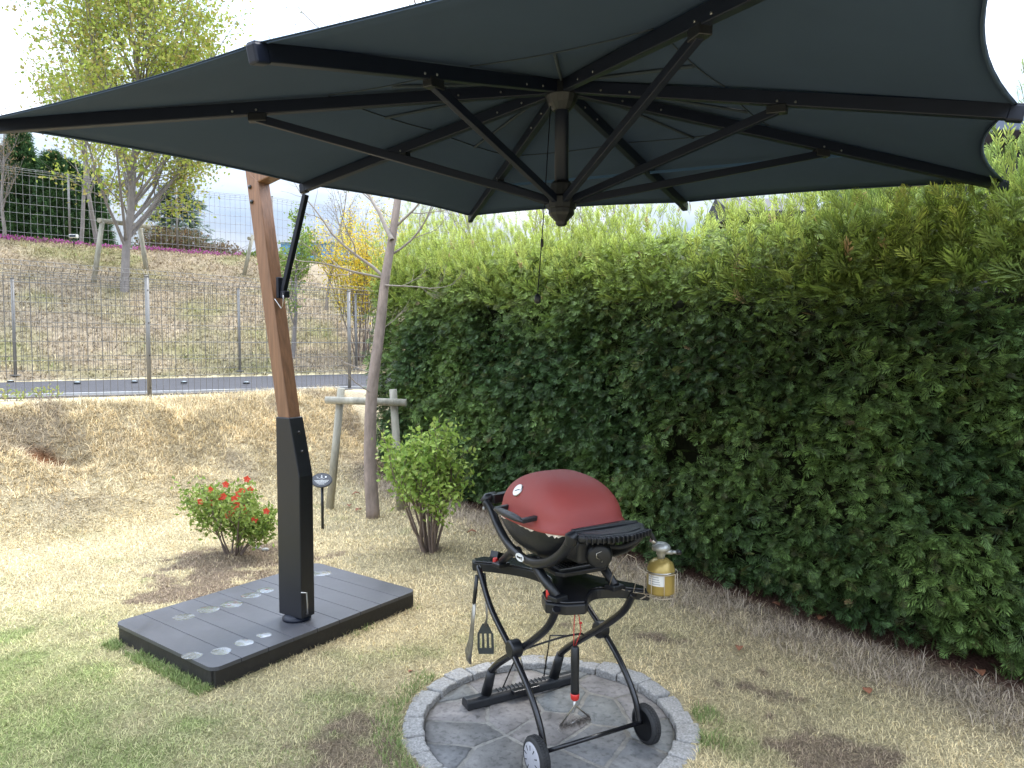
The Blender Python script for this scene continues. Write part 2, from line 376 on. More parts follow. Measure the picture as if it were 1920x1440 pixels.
def axis_grid(lo, hi, d0, d1, near_lo, near_hi, far):
    a = [near_lo]
    while a[-1] < near_hi: a.append(a[-1] + d0)
    up = a[-1]; st = d0; R_ = []
    while up < far:
        st = min(st * 1.10, 30) if up > hi else min(st * 1.10, d1); up += st; R_.append(up)
    dn = a[0]; st = d0; L_ = []
    while dn > -far:
        st = min(st * 1.10, 30) if dn < lo else min(st * 1.10, d1); dn -= st; L_.append(dn)
    return np.array(L_[::-1] + a + R_)
gx = axis_grid(-16, 10, .035, .16, -4.9, 2.4, 400); gy = axis_grid(0, 26, .035, .16, 1.9, 8.6, 400)
GX, GY = np.meshgrid(gx, gy); X_, Y_ = GX.ravel(), GY.ravel(); Z_ = height(X_, Y_)
inr = np.hypot(X_ - PC[0], Y_ - PC[1]) < .58
Z_ = np.where(inr, Z_ - .06, Z_)
nx_, ny_ = len(gx), len(gy); I = np.arange(nx_ * ny_).reshape(ny_, nx_)
Q = np.stack([I[:-1, :-1], I[:-1, 1:], I[1:, 1:], I[1:, :-1]], -1).reshape(-1, 4)
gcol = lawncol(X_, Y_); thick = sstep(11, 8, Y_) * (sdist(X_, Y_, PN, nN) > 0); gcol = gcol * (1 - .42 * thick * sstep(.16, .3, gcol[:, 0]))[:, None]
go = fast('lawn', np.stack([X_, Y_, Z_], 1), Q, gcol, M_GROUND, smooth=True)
set_tag(go, 'dry straw-coloured lawn rising into a bank and a grassy hillside behind the fences', kind='structure')

# road strip between the two lower fences
rd = MB(); cb = MB(); cd = MB(); n = 60
vs = []; cv = []; dv = []
def lineint(P, d, Q0, e):  # parameter on P+td meeting line Q0+se
    A = np.array([[d[0], -e[0]], [d[1], -e[1]]]); return np.linalg.solve(A, Q0 - P)[0]
ts = np.linspace(-9, 10, n)
for t in ts:
    a = PR + dR * t; b2 = a - nR * max(.4, abs(sdist(a[0], a[1], PF, nF)) / max(.2, float(np.dot(nR, nF))) - .22)
    za = .885
    vs.append([(a[0], a[1], za + .055), (b2[0], b2[1], za + .085)])
    c0 = a + nR * .0; c1 = a + nR * .07
    cv.append([c0, c1])
for i in range(n - 1):
    k = 6
    for j in range(k):
        def L(row, f): return [row[0][q] * (1 - f) + row[1][q] * f for q in range(3)]
        rd.add([L(vs[i], j / k), L(vs[i + 1], j / k), L(vs[i + 1], (j + 1) / k), L(vs[i], (j + 1) / k)], [(0, 1, 2, 3)], True)
    for mb, off0, off1, z0, z1 in ((cb, 0., .07, .85, .968), (cd, .071, .26, .85, .945)):
        A0 = PR + dR * ts[i] + nR * off0; A1 = PR + dR * ts[i + 1] + nR * off0; B1 = PR + dR * ts[i + 1] + nR * off1; B0 = PR + dR * ts[i] + nR * off1
        mb.add([(*A0, z0), (*A1, z0), (*B1, z0), (*B0, z0), (*A0, z1), (*A1, z1), (*B1, z1), (*B0, z1)],
               [(0, 1, 5, 4), (2, 3, 7, 6), (4, 5, 6, 7)])
set_tag(rd.build('path', M_ASPH), 'grey asphalt path running between the two mesh fences', kind='structure')
set_tag(cb.build('kerb', M_CONC), 'pale concrete kerb along the near side of the asphalt path', kind='structure')
set_tag(cd.build('gutter', M_CONCD), 'dark concrete gutter strip beside the pale kerb', kind='structure')

# ------------------------------------------------------------------ patio
pt = thing('patio', 'round sunken patio of grey flagstones ringed by granite setts under the grill', 'patio', (PC[0], PC[1], 0))
RI, RO = .515, .612
m = MB(); m.lathe([(RI + .03, -.045), (RI + .03, -.028), (0, -.028)], (PC[0], PC[1], 0), seg=48); m.build('mortar_bed', M_MORTAR, pt)
# irregular slabs: Voronoi-like cells clipped to the circle
def clip(poly, nx, ny, d):
    out = []
    for i in range(len(poly)):
        a = poly[i]; b = poly[(i + 1) % len(poly)]; da = a[0] * nx + a[1] * ny - d; db = b[0] * nx + b[1] * ny - d
        if da <= 0: out.append(a)
        if da * db < 0:
            t = da / (da - db); out.append((a[0] + (b[0] - a[0]) * t, a[1] + (b[1] - a[1]) * t))
    return out
r2 = random.Random(8); seeds = []
while len(seeds) < 19:
    a = r2.uniform(0, 6.283); r_ = .56 * math.sqrt(r2.random()); q = (r_ * math.cos(a), r_ * math.sin(a))
    if all(math.hypot(q[0] - s_[0], q[1] - s_[1]) > .155 for s_ in seeds): seeds.append(q)
for i, s_ in enumerate(seeds):
    poly = [(RI * math.cos(2 * math.pi * k / 64), RI * math.sin(2 * math.pi * k / 64)) for k in range(64)]
    for j, t_ in enumerate(seeds):
        if j == i: continue
        dx, dy = t_[0] - s_[0], t_[1] - s_[1]; L_ = math.hypot(dx, dy); nx0, ny0 = dx / L_, dy / L_
        mid_ = ((s_[0] + t_[0]) / 2, (s_[1] + t_[1]) / 2)
        poly = clip(poly, nx0, ny0, mid_[0] * nx0 + mid_[1] * ny0 - .0085)
        if len(poly) < 3: break
    if len(poly) < 3: continue
    # subdivide and roughen the outline
    P2 = []
    for k in range(len(poly)):
        a, b = poly[k], poly[(k + 1) % len(poly)]; L_ = math.hypot(b[0] - a[0], b[1] - a[1]); ns = max(1, int(L_ / .02))
        for q in range(ns):
            f = q / ns; px, py = a[0] + (b[0] - a[0]) * f, a[1] + (b[1] - a[1]) * f
            dd = math.hypot(px, py)
            jit = .005
            px += jit * (float(vnoise(np.array(px * 30), np.array(py * 30), 5)) - .5) * 2; py += jit * (float(vnoise(np.array(px * 30), np.array(py * 30), 15)) - .5) * 2
            P2.append((px, py))
    cx_ = sum(p[0] for p in P2) / len(P2); cy_ = sum(p[1] for p in P2) / len(P2)
    V = []; n_ = len(P2); ztop = -.024 + r2.uniform(-.002, .002)
    for sc, z in ((1, -.042), (1, ztop - .005), (.965, ztop)):
        for p in P2: V.append((PC[0] + cx_ + (p[0] - cx_) * sc, PC[1] + cy_ + (p[1] - cy_) * sc, z))
    V.append((PC[0] + cx_, PC[1] + cy_, ztop))
    T = []
    for lv in range(2):
        for k in range(n_):
            k2 = (k + 1) % n_; a0 = lv * n_; T += [(a0 + k, a0 + k2, a0 + n_ + k2), (a0 + k, a0 + n_ + k2, a0 + n_ + k)]
    T += [(2 * n_ + k, 2 * n_ + (k + 1) % n_, 3 * n_) for k in range(n_)]
    base = np.array(r2.choice([(.150, .150, .150), (.165, .160, .153), (.135, .140, .146), (.185, .170, .160), (.155, .158, .152)])) * r2.uniform(.85, 1.15)
    fast('slab', np.array(V), np.array(T), np.tile(base, (len(V), 1)), M_FLAG, pt)
na = 27; a = 0.1; angs = []
while a < 2 * math.pi + .1 - .12: angs.append(a); a += r2.uniform(.19, .27)
angs.append(2 * math.pi + .1)
for k in range(len(angs) - 1):
    a0, a1 = angs[k] + .006, angs[k + 1] - .006; m = MB(); V = []; zt = .004 + r2.uniform(-.006, .007)
    ri = RI + .004 + r2.uniform(-.004, .004); ro = RO + r2.uniform(-.018, .012); q = 6
    for z in (-.05, zt):
        for i in range(q + 1):
            aa = a0 + (a1 - a0) * i / q
            for rr, w_ in ((ri, 0), ((ri + ro) / 2, 1), (ro, 2)):
                rj = rr + r2.uniform(-.003, .003) * (w_ != 0 or 1)
                V.append((PC[0] + rj * math.cos(aa), PC[1] + rj * math.sin(aa), z + (r2.uniform(-.003, .004) if z > 0 else 0)))
    F = []; L_ = (q + 1) * 3
    for i in range(q):
        for j in range(2): b0 = L_ + i * 3 + j; F.append((b0, b0 + 1, b0 + 4, b0 + 3))
        for j in (0, 2): F.append((i * 3 + j, (i + 1) * 3 + j, L_ + (i + 1) * 3 + j, L_ + i * 3 + j))
    for i in (0, q):
        for j in range(2): F.append((i * 3 + j, i * 3 + j + 1, L_ + i * 3 + j + 1, L_ + i * 3 + j))
    m.add(V, F); m.build('sett', M_GRANITE, pt, bevel=.007, bseg=2)

# ------------------------------------------------------------------ deck platform
dk = thing('deck_platform', 'low dark grey composite board platform under the parasol post, with wet patches', 'platform', (DC[0], DC[1], 0))
Rm = Matrix.Rotation(DA, 3, 'Z')
nb = 9; bw = DLA / nb
def rr_poly(x0, x1, y0, y1, rad, cs):
    out = []
    for (cx, cy, sx, sy, a0) in ((x1, y1, -1, -1, 0), (x0, y1, 1, -1, 90), (x0, y0, 1, 1, 180), (x1, y0, -1, 1, 270)):
        key = (cx, cy)
        if key in cs:
            for k in range(6): a = R(a0 + 90 * k / 5); out.append((cx + sx * rad + rad * math.cos(a), cy + sy * rad + rad * math.sin(a)))
        else: out.append((cx, cy))
    return out
AX = (dA[0], dA[1], 0); BX = (dB[0], dB[1], 0)
for i in range(nb):
    x0 = -DLA / 2 + i * bw + (.0015 if i else 0); x1 = -DLA / 2 + (i + 1) * bw - (.0015 if i < nb - 1 else 0); h = DLB / 2
    cs = []
    if i == 0: cs = [(x0, -h), (x0, h)]
    if i == nb - 1: cs = [(x1, -h), (x1, h)]
    MB().prism(rr_poly(x0, x1, -h, h, .045, cs), (DC[0], DC[1], .0905), AX, BX, (0, 0, 1), .019).build('board', M_DECK, dk, bevel=.0015)
sk = MB(); hx, hy = DLA / 2 - .018, DLB / 2 - .018
for (c_, d_) in (((0, -hy), (2 * hx, .02)), ((0, hy), (2 * hx, .02)), ((-hx, 0), (.02, 2 * hy - .022)), ((hx, 0), (.02, 2 * hy - .022))):
    p = DC + dA * c_[0] + dB * c_[1]; sk.box((p[0], p[1], .030), (d_[0], d_[1], .098), Rm)
sk.build('skirt', M_SKIRT, dk, bevel=.002)
# wet patches
for k, (px, py, rr) in enumerate([(345, 1157, .058), (391, 1143, .062), (435, 1133, .064), (470, 1116, .056), (497, 1107, .055), (360, 1229, .048), (415, 1221, .050), (458, 1205, .048), (495, 1191, .038), (603, 1075, .065)]):
    dd = (CH - .1) * 1350 / (py - 650 + 2); P = ray(px, py, dd); t = (CH - .1) / (CH - P[2]); P = np.array([P[0] * t, P[1] * t, .1])
    mbp = MB(); V = [(P[0], P[1], .1018)]; q = 40
    for ring in (.55, 1.):
        for i in range(q):
            a = 2 * math.pi * i / q; r_ = rr * .98 * ring * (1 + .22 * (float(vnoise(np.array(math.cos(a) * 1.5 + k * 7.), np.array(math.sin(a) * 1.5), 3)) - .5) + .06 * r2.uniform(-1, 1) * (ring == 1))
            V.append((P[0] + r_ * math.cos(a), P[1] + r_ * .9 * math.sin(a), .1016 if ring < 1 else .1004))
    F = [(0, 1 + i, 1 + (i + 1) % q) for i in range(q)] + [(1 + i, 1 + q + i, 1 + q + (i + 1) % q, 1 + (i + 1) % q) for i in range(q)]
    mbp.add(V, F, True)
    lab = ['small wet patch, nearest the left edge in the back row on the deck', 'second wet patch from the left in the back row on the deck', 'third wet patch from the left in the back row on the deck',
           'fourth wet patch of the back row, left of the parasol post', 'wet patch of the back row half beside the parasol post base', 'largest dark wet patch at the front corner of the deck',
           'round pale wet patch just right of the largest one on the deck', 'third wet patch of the front row on the deck', 'smallest wet patch, right end of the front row on the deck', 'lone wet patch at the far end of the deck behind the post'][k]
    set_tag(mbp.build('wet_patch', M_WET), lab, 'wet patch', 'wet patches on the deck')

# ------------------------------------------------------------------ parasol
MBASE = np.array([-1.15, 3.78]); EA = R(147.8); e_ = np.array([math.cos(EA), math.sin(EA)]); m_ = np.array([-e_[1], e_[0]])
EV = (e_[0], e_[1], 0); MV = (m_[0], m_[1], 0); ZV = (0, 0, 1)
def SP(s, z, q=0.): return Vector((MBASE[0] + e_[0] * s + m_[0] * q, MBASE[1] + e_[1] * s + m_[1] * q, z))
um = thing('cantilever_parasol', 'large dark grey square cantilever parasol with leaning wooden post in a black base box', 'parasol', (MBASE[0], MBASE[1], .1))
fl = MB(); fl.lathe([(.075, .1005), (.075, .112), (.06, .125), (.045, .13)], (MBASE[0] - e_[0] * .0, MBASE[1] - e_[1] * .0, 0), seg=32); fl.build('base_flange', M_ALU, um)
bx = MB().prism([(-.0875, .125), (.0875, .125), (.0875, 1.18), (-.018, 1.18), (-.0875, .875)], (MBASE[0], MBASE[1], 0), EV, ZV, MV, .092).build('post_sleeve', M_BOX, um, bevel=.005)
sw = MB()
for z in (1.10, 1.0): MB().lathe([(.009, 0), (.009, .004), (.0, .007)], SP(-.0365 - (1.10 - z) * .226 + .001, z), (-e_[0], -e_[1], .2), 12).build('bolt', M_BOLT, um)
hk = MB().tube([SP(-.095, .15, .02), SP(-.105, .15, .02), SP(-.105, .20, .02), SP(-.10, .262, .02), SP(-.085, .268, .045)], .004, 6); hk.build('locking_pin', M_STEEL, um)
# post: leaning outwards
pw = MB().prism([(-.012, 1.165), (.078, 1.165), (.312, 2.515), (.205, 2.425)], (MBASE[0], MBASE[1], 0), EV, ZV, MV, .078).build('post', M_WOOD, um, bevel=.006)
bo = MB().prism([(.208, 2.418), (.315, 2.515), (-1.66, 2.885), (-1.68, 2.79)], (MBASE[0], MBASE[1], 0), EV, ZV, MV, .078).build('boom', M_WOOD, um, bevel=.006)
bt = MB()
for (s_, z) in ((.275, 2.40), (.262, 2.32)): MB().lathe([(.011, 0), (.011, .006), (0, .009)], SP(s_ - .01, z, .041), MV, 12).build('bolt', M_BOLT, um)
for (s_, z) in ((.275, 2.40), (.262, 2.32)): MB().lathe([(.011, 0), (.011, .006), (0, .009)], SP(s_ - .01, z, -.041), (-m_[0], -m_[1], 0), 12).build('bolt', M_BOLT, um)
br = MB(); br.beam(SP(.065, 1.84), SP(-.115, 2.325), .026, .026, up=EV); br.build('brace', M_ALU, um, bevel=.003)
bb = MB(); bb.box(SP(.083, 1.86), (.02, .05, .11), Matrix.Rotation(EA, 3, 'Z')); bb.box(SP(.058, 1.825), (.045, .034, .035), Matrix.Rotation(EA, 3, 'Z')); bb.build('brace_bracket', M_ALU, um, bevel=.003)
ch = MB().tube([SP(.045, 1.83, .02), SP(.03, 1.80, .03), SP(.035, 1.765, .03), SP(.06, 1.75, .02), SP(.08, 1.80, .045)], .0025, 5); ch.build('safety_clip', M_STEEL, um)
TIP = dict(D=(-.280, 4.968, 2.426), C=(-1.064, 3.761, 2.368), B=(-1.848, 2.555, 2.310), A=(-.590, 1.741, 2.240), E=(.979, 4.154, 2.355), F=(2.236, 3.340, 2.285), G=(1.452, 2.133, 2.228), H=(.668, .926, 2.170))
HT = Vector((.199, 2.930, 2.585)); order = 'ABCDEFGH'
tips = [Vector(TIP[k]) for k in order]
def fab(i, r, t, lift=.026):
    a = tips[i]; b = tips[(i + 1) % 8]; top = HT + Vector((0, 0, lift)); a = a + Vector((0, 0, lift)); b = b + Vector((0, 0, lift))
    pull = 1 - (.055 if i in (5, 6) else .030) * 4 * t * (1 - t) * r ** 2
    e = a.lerp(b, t); p = top + (e - top) * r * pull
    p.z += -.012 * math.sin(math.pi * r) * 4 * t * (1 - t) + .010 * math.sin(r * 3.1416) ; return p
cv_ = MB(); nr, ntt = 16, 12
vi = {}
V = []; F = []
for i in range(8):
    for ir in range(nr + 1):
        for it in range(ntt + 1):
            V.append(fab(i, (ir / nr) * 1.012 + .02 * (ir == 0), it / ntt))
    b0 = i * (nr + 1) * (ntt + 1)
    for ir in range(nr):
        for it in range(ntt):
            q = b0 + ir * (ntt + 1) + it; F.append((q, q + 1, q + ntt + 2, q + ntt + 1))
cv_.add(V, F, True); can = cv_.build('canopy', M_FABRIC, um, solid=.002)
bm = bmesh.new(); bm.from_mesh(can.data); bmesh.ops.remove_doubles(bm, verts=bm.verts, dist=.0008); bm.to_mesh(can.data); bm.free()
# top vent
vt = MB(); V = []; F = []
for i in range(8):
    for ir in range(5):
        for it in range(7):
            p = fab(i, .32 * ir / 4 + .02, it / 6, .075); V.append(p)
    b0 = i * 35
    for ir in range(4):
        for it in range(6): q = b0 + ir * 7 + it; F.append((q, q + 1, q + 8, q + 7))
vt.add(V, F, True); vt.build('vent', M_FABRIC, um, solid=.002)
# seams and folds on the underside
se = MB()
for i in range(8):
    se.tube([fab(i, r_, .5, .0225 - .004) for r_ in np.linspace(.05, .44, 8)], .006, 5)
    se.tube([fab(i, .44, t, .0225) for t in np.linspace(.02, .98, 10)], .0025, 4)
for i in range(8):
    a = tips[i] + Vector((0, 0, .026)); b = HT + Vector((0, 0, .026))
hm = MB()
for i in range(8): hm.tube([fab(i, 1.008, t, .022) for t in np.linspace(.02, .98, 12)], .0055, 5, flat=.5)
hm.build('hem', M_FABRIC, um)
se.build('seam', mat('seam_tape', (.028, .040, .052), .8), um)
stp = MB()
for i in (2, 3, 4):
    a = HT.lerp(tips[i], .62) - Vector((0, 0, .015)); b = HT.lerp(tips[i + 1], .62) - Vector((0, 0, .015)); stp.beam(a, b, .002, .014)
stp.build('tension_strap', mat('blue_strap', (.035, .085, .17), .8), um)
LH = Vector((.199, 2.930, 2.135))
for i, k in enumerate(order):
    t_ = tips[i]; d = (t_ - HT); hd = Vector((d.x, d.y, 0)).normalized()
    r_ = MB(); a = HT + hd * .05 + Vector((0, 0, -.012)); b = t_ + Vector((0, 0, .004)) + d.normalized() * .03
    r_.beam(a, b, .030, .046)
    rib = r_.build('rib', M_ALU, um, bevel=.003)
    q = HT.lerp(t_, .56) + Vector((0, 0, -.035))
    s_ = MB(); s_.beam(LH + hd * .05, q, .022, .030); s_.build('strut', M_ALU, rib, bevel=.002)
    c_ = MB(); c_.beam(q - hd * .035 + Vector((0, 0, .004)), q + hd * .03, .036, .03); c_.build('strut_joint', M_PLAS, rib, bevel=.003)
    c_ = MB(); c_.beam(t_ - d.normalized() * .01, t_ + d.normalized() * .034, .033, .048); c_.build('end_cap', M_ALU, rib, bevel=.006)
    side = Vector((0, 0, 1)).cross(hd)
    for f in (.12, .2, .56, .6):
        for sg_ in (-1, 1): MB().lathe([(.0045, 0), (.0035, .003)], HT.lerp(t_, f) + side * .015 * sg_ + Vector((0, 0, -.008)), side * sg_, 8).build('rivet', M_STEEL, rib)
cp = MB(); cp.lathe([(.028, 2.12), (.028, 2.86)], (HT.x, HT.y, 0), seg=24); cp.build('centre_pole', M_ALU, um)
uh = MB(); uh.lathe([(.034, 2.49), (.055, 2.515), (.066, 2.545), (.066, 2.59), (.05, 2.61)], (HT.x, HT.y, 0), seg=16, smooth=False); uh.build('upper_hub', M_PLAS, um)
lh = MB(); lh.lathe([(.014, 2.035), (.022, 2.040), (.024, 2.052), (.046, 2.075), (.052, 2.085), (.052, 2.10), (.060, 2.105), (.060, 2.145), (.046, 2.155), (.044, 2.20), (.035, 2.212)], (HT.x, HT.y, 0), seg=12, smooth=False); lh.build('lower_hub', M_PLAS, um)
cdm = MB().tube([(HT.x - .045, HT.y - .01, 2.52), (HT.x - .07, HT.y, 2.1), (HT.x - .095, HT.y + .01, 1.76)], .0022, 5); pc = cdm.build('pull_cord', M_ALU, um)
kb = MB().lathe([(.004, 1.765), (.012, 1.755), (.014, 1.735), (.008, 1.725)], (HT.x - .095, HT.y + .01, 0), seg=12); kb.build('cord_knob', M_PLAS, pc)
kb = MB().lathe([(.004, 1.985), (.006, 1.975), (.006, 1.955), (.003, 1.95)], (HT.x - .078, HT.y + .0, 0), seg=8); kb.build('cord_stop', M_PLAS, pc)

# ================================================================== GRILL AND CART (local frame: -x faces the front, -y the right end)
GA = R(28); GO = (.17, 2.95, -.026)
def spline(pts, n=24):
    pts = [Vector(p) for p in pts]; out = []; P = [pts[0] * 2 - pts[1]] + pts + [pts[-1] * 2 - pts[-2]]
    for i in range(1, len(P) - 2):
        for k in range(n):
            t = k / n; a, b, c, d = P[i - 1], P[i], P[i + 1], P[i + 2]
            out.append(.5 * ((2 * b) + (c - a) * t + (2 * a - 5 * b + 4 * c - d) * t * t + (3 * b - 3 * c + d - a) * t ** 3))
    out.append(pts[-1]); return out
ct = thing('grill_cart', 'black folding cart with crossed tube legs and two wheels carrying the red grill', 'grill cart', GO, GA)
DZ = .026
# tray table: four lobes with concave edges between
def arc(a, b, c, n=8):
    a, b, c = Vector((*a, 0)), Vector((*b, 0)), Vector((*c, 0)); out = []
    for k in range(n): t = k / n; p = a * (1 - t) ** 2 + b * 2 * t * (1 - t) + c * t * t; out.append((p.x, p.y))
    return out
outl = []
outl += arc((-.215, .33), (-.10, .23), (-.05, .12)) + arc((-.05, .12), (-.005, -.02), (-.06, -.09)) + arc((-.06, -.09), (-.11, -.15), (-.185, -.19), 5)
outl += [(-.19, -.26), (-.135, -.315), (-.065, -.34)] + arc((-.045, -.325), (.03, -.20), (.10, -.235)) + arc((.10, -.235), (.16, -.25), (.205, -.32), 5)
outl += [(.235, -.34), (.25, -.30)] + arc((.235, -.25), (.12, -.08), (.12, .02)) + arc((.12, .02), (.12, .14), (.23, .25)) + [(.24, .30), (.19, .345)] + arc((.15, .33), (.02, .24), (-.09, .33)) + [(-.15, .375), (-.20, .37)]
tw = .60 + DZ
MB().prism(outl, (0, 0, tw - .022), (1, 0, 0), (0, 1, 0), (0, 0, 1), .040).build('tray_table', M_PLAS, ct, local=True, bevel=.006, bseg=3)
tb = MB()
sk_out = [(x * .965, y * .972) for x, y in outl]
MB().prism(sk_out, (0, 0, tw + .0015), (1, 0, 0), (0, 1, 0), (0, 0, 1), .008).build('table_lip', M_PLAS2, ct, local=True, bevel=.003)
for (x, y) in ((-.150, .235), (-.155, -.225)):
    MB().lathe([(.010, 0), (.011, .004), (.011, .026), (.009, .029)], (x, y, tw + .004), seg=14).build('red_catch', M_REDP, ct, local=True)
cl = MB(); cl.box((-.10, .315, tw + .018), (.055, .04, .028), Matrix.Rotation(.5, 3, 'Z') @ Matrix.Rotation(.4, 3, 'Y')); cl.build('folded_clip', M_PLAS, ct, local=True, bevel=.002)
for u in (-.22, .22):
    s_ = 1 if u > 0 else -1
    # wheel leg
    MB().tube(spline([(u, .262, .60 + DZ), (u, .135, .455 + DZ), (u, -.045, .345 + DZ), (u, -.18, .25 + DZ), (u, -.27, .15 + DZ), (u + s_ * -.002, -.305, .06 + DZ)], 10), .0125, 12).build('leg', M_PLAS2, ct, local=True)
    ui = u - s_ * .045
    MB().tube(spline([(ui, -.315, .59 + DZ), (ui, -.25, .50 + DZ), (ui, -.12, .395 + DZ), (ui, .03, .29 + DZ), (ui, .21, .155 + DZ), (ui, .27, .04 + DZ)], 10), .0150, 12).build('leg', M_PLAS2, ct, local=True)
    pv = MB(); pv.lathe([(.030, -.012), (.036, -.006), (.036, .032), (.028, .040)], (u + s_ * .002, -.05, .35 + DZ), (-s_, 0, 0), 24)
    pv.build('pivot_joint', M_PLAS, ct, local=True, bevel=.002)
    jm = MB(); jm.tube([(ui, .22, .145 + DZ), (ui, .275, .02 + DZ)], [.019, .024], 12); jm.build('leg_socket', M_PLAS, ct, local=True)
# foot bar
fb = MB(); fb.prism([(-.035, 0), (.035, 0), (.030, .030), (.015, .042), (-.015, .042), (-.030, .030)], (0, .275, DZ - .022), (0, 1, 0), (0, 0, 1), (1, 0, 0), .56)
fb.build('foot_bar', M_PLAS, ct, local=True, bevel=.004)
fg = MB()
for k in range(13): fg.box((-.12 + k * .02, .275, DZ + .022), (.004, .034, .006))
fg.box((0, .235, DZ + .014), (.13, .03, .018)); fg.build('foot_grip', M_PLAS2, ct, local=True, bevel=.0015)
lw = MB(); lw.tube(spline([(-.165, .12, .24 + DZ), (-.02, .12, .26 + DZ), (.10, .06, .30 + DZ), (.17, .03, .31 + DZ)], 6), .0045, 6)
lw.tube([(-.10, .12, .245 + DZ), (-.105, .25, .04 + DZ)], .0035, 6); lw.tube([(.12, .06, .30 + DZ), (.06, .12, .29 + DZ), (.10, .24, .05 + DZ)], .0035, 6)
lw.build('locking_rod', M_PLAS2, ct, local=True)
MB().tube([(-.23, -.305, .06 + DZ), (.23, -.305, .06 + DZ)], .0085, 12).build('axle', M_PLAS2, ct, local=True)
for s_ in (-1, 1):
    wr = .074; cx = s_ * .252; wz = wr - .0005; prof = [(wr - .014, -.021), (wr - .003, -.018), (wr, -.012), (wr, .012), (wr - .003, .018), (wr - .014, .021)]
    wh = MB().lathe([(.012, -.014), (.05, -.010), (.058, -.018)], (cx, -.305, wz), (s_, 0, 0), 40).lathe([(wr - .012, -.018), (wr - .012, .018), (.058, .018)], (cx, -.305, wz), (s_, 0, 0), 40)
    for k in range(6):
        a = k * math.pi / 3; wh.beam((cx - s_ * .012, -.305 + .012 * math.cos(a), wz + .012 * math.sin(a)), (cx - s_ * .012, -.305 + .060 * math.cos(a), wz + .060 * math.sin(a)), .004, .012, up=(1, 0, 0))
    wo_ = wh.build('wheel', M_PLAS, ct, local=True)
    ty = MB().lathe(prof, (cx, -.305, wz), (1, 0, 0), 48); ty.f = ty.f[:-2]; ty.sm = ty.sm[:-2]
    for k in range(44):
        a = 2 * math.pi * k / 44
        for o_ in (-.006, .006): ty.box((cx + o_, -.305 + (wr + .0005) * math.cos(a + o_ * 6), wz + (wr + .0005) * math.sin(a + o_ * 6)), (.010, .0055, .005), Matrix.Rotation(a - math.pi / 2, 3, 'X'))
    ty.build('tyre', M_RUBBER, wo_, local=True)
    hc = MB().lathe([(.058, .016), (.058, .021), (.05, .025), (.0, .0275)], (cx, -.305, wz), (s_, 0, 0), 40).build('hubcap', M_HUBG, wo_, local=True)
    sl_ = MB()
    for k in range(10):
        a = k * math.pi / 5 + .2; c_ = Vector((cx + s_ * .0248, -.305 + .040 * math.cos(a), wz + .040 * math.sin(a)))
        sl_.beam(c_ - Vector((0, math.cos(a), math.sin(a))) * .009, c_ + Vector((0, math.cos(a), math.sin(a))) * .009, .003, .004, up=(1, 0, 0))
    sl_.build('hubcap_slot', M_RUBBER, wo_, local=True)

gr = thing('gas_grill', 'portable gas grill with closed dull red lid and black bowl standing on the folding cart', 'grill', (GO[0], GO[1], .6), GA)
# everything below in the grill frame, heights relative to .6
def G(x, y, z): return (x, y, z - .6)
CV = -.062; HU, HV = .185, .276
def se_pt(a, ru, rv, n=3.2):
    c, s_ = math.cos(a), math.sin(a); return (ru * math.copysign(abs(c) ** (2 / n), c), rv * math.copysign(abs(s_) ** (2 / n), s_))
def shell(levels, seg=96, n=3.2, capt=True):
    m = MB(); V = []; F = []
    for (f, z, ff) in levels:
        for k in range(seg):
            p = se_pt(2 * math.pi * k / seg, HU * f, HV * ff, n); bul = .02 * math.cos(p[1] / HV * 1.3) * f if p[0] < 0 else 0
            V.append(G(p[0] - bul, CV + p[1], z))
    for i in range(len(levels) - 1):
        for k in range(seg): F.append((i * seg + k, i * seg + (k + 1) % seg, (i + 1) * seg + (k + 1) % seg, (i + 1) * seg + k))
    if capt: F.append(tuple((len(levels) - 1) * seg + k for k in range(seg)))
    m.add(V, F, True); return m
SW = .862
lv = [(1.035, SW - .004, 1.04), (1.04, SW + .004, 1.045), (1.015, SW + .014, 1.015), (.985, SW + .026, .975)]
for k in range(1, 15):
    a = k / 15 * math.pi / 2; lv.append((.975 * math.cos(a) ** .80, SW + .026 + .160 * math.sin(a) ** 1.0, .955 * math.cos(a) ** 1.08))
lv.append((.10, SW + .026 + .1604, .03))
lid = shell(lv).build('lid', M_RED, gr, local=True)
# chipped rim
rg = random.Random(3); V = []; F = []; seg = 150
for k in range(seg):
    p = se_pt(2 * math.pi * k / seg, HU * 1.028, HV * 1.022); bul = .02 * math.cos(p[1] / HV * 1.3) if p[0] < 0 else 0
    dz_ = .0025 + .034 * max(0, float(vnoise(np.array(k * .30), np.array(.5), 2)) - .38) * (rg.random() * .8 + .4)
    V += [G(p[0] - bul, CV + p[1], SW - .001), G(p[0] * .995 - bul, CV + p[1] * .995, SW - dz_), G(p[0] * .96 - bul, CV + p[1] * .96, SW - .001)]
for k in range(seg):
    j = (k + 1) % seg; F += [(3 * k, 3 * j, 3 * j + 1, 3 * k + 1), (3 * k + 1, 3 * j + 1, 3 * j + 2, 3 * k + 2)]
MB().add(V, F).build('lid_rim', M_RIM, lid, local=True)
lb = [(1.0, SW - .004, 1.0), (.99, SW - .03, .985), (.93, SW - .06, .92), (.80, SW - .105, .78), (.60, SW - .14, .55), (.35, SW - .152, .3)]
shell(lb).build('bowl', M_PLAS, gr, local=True)
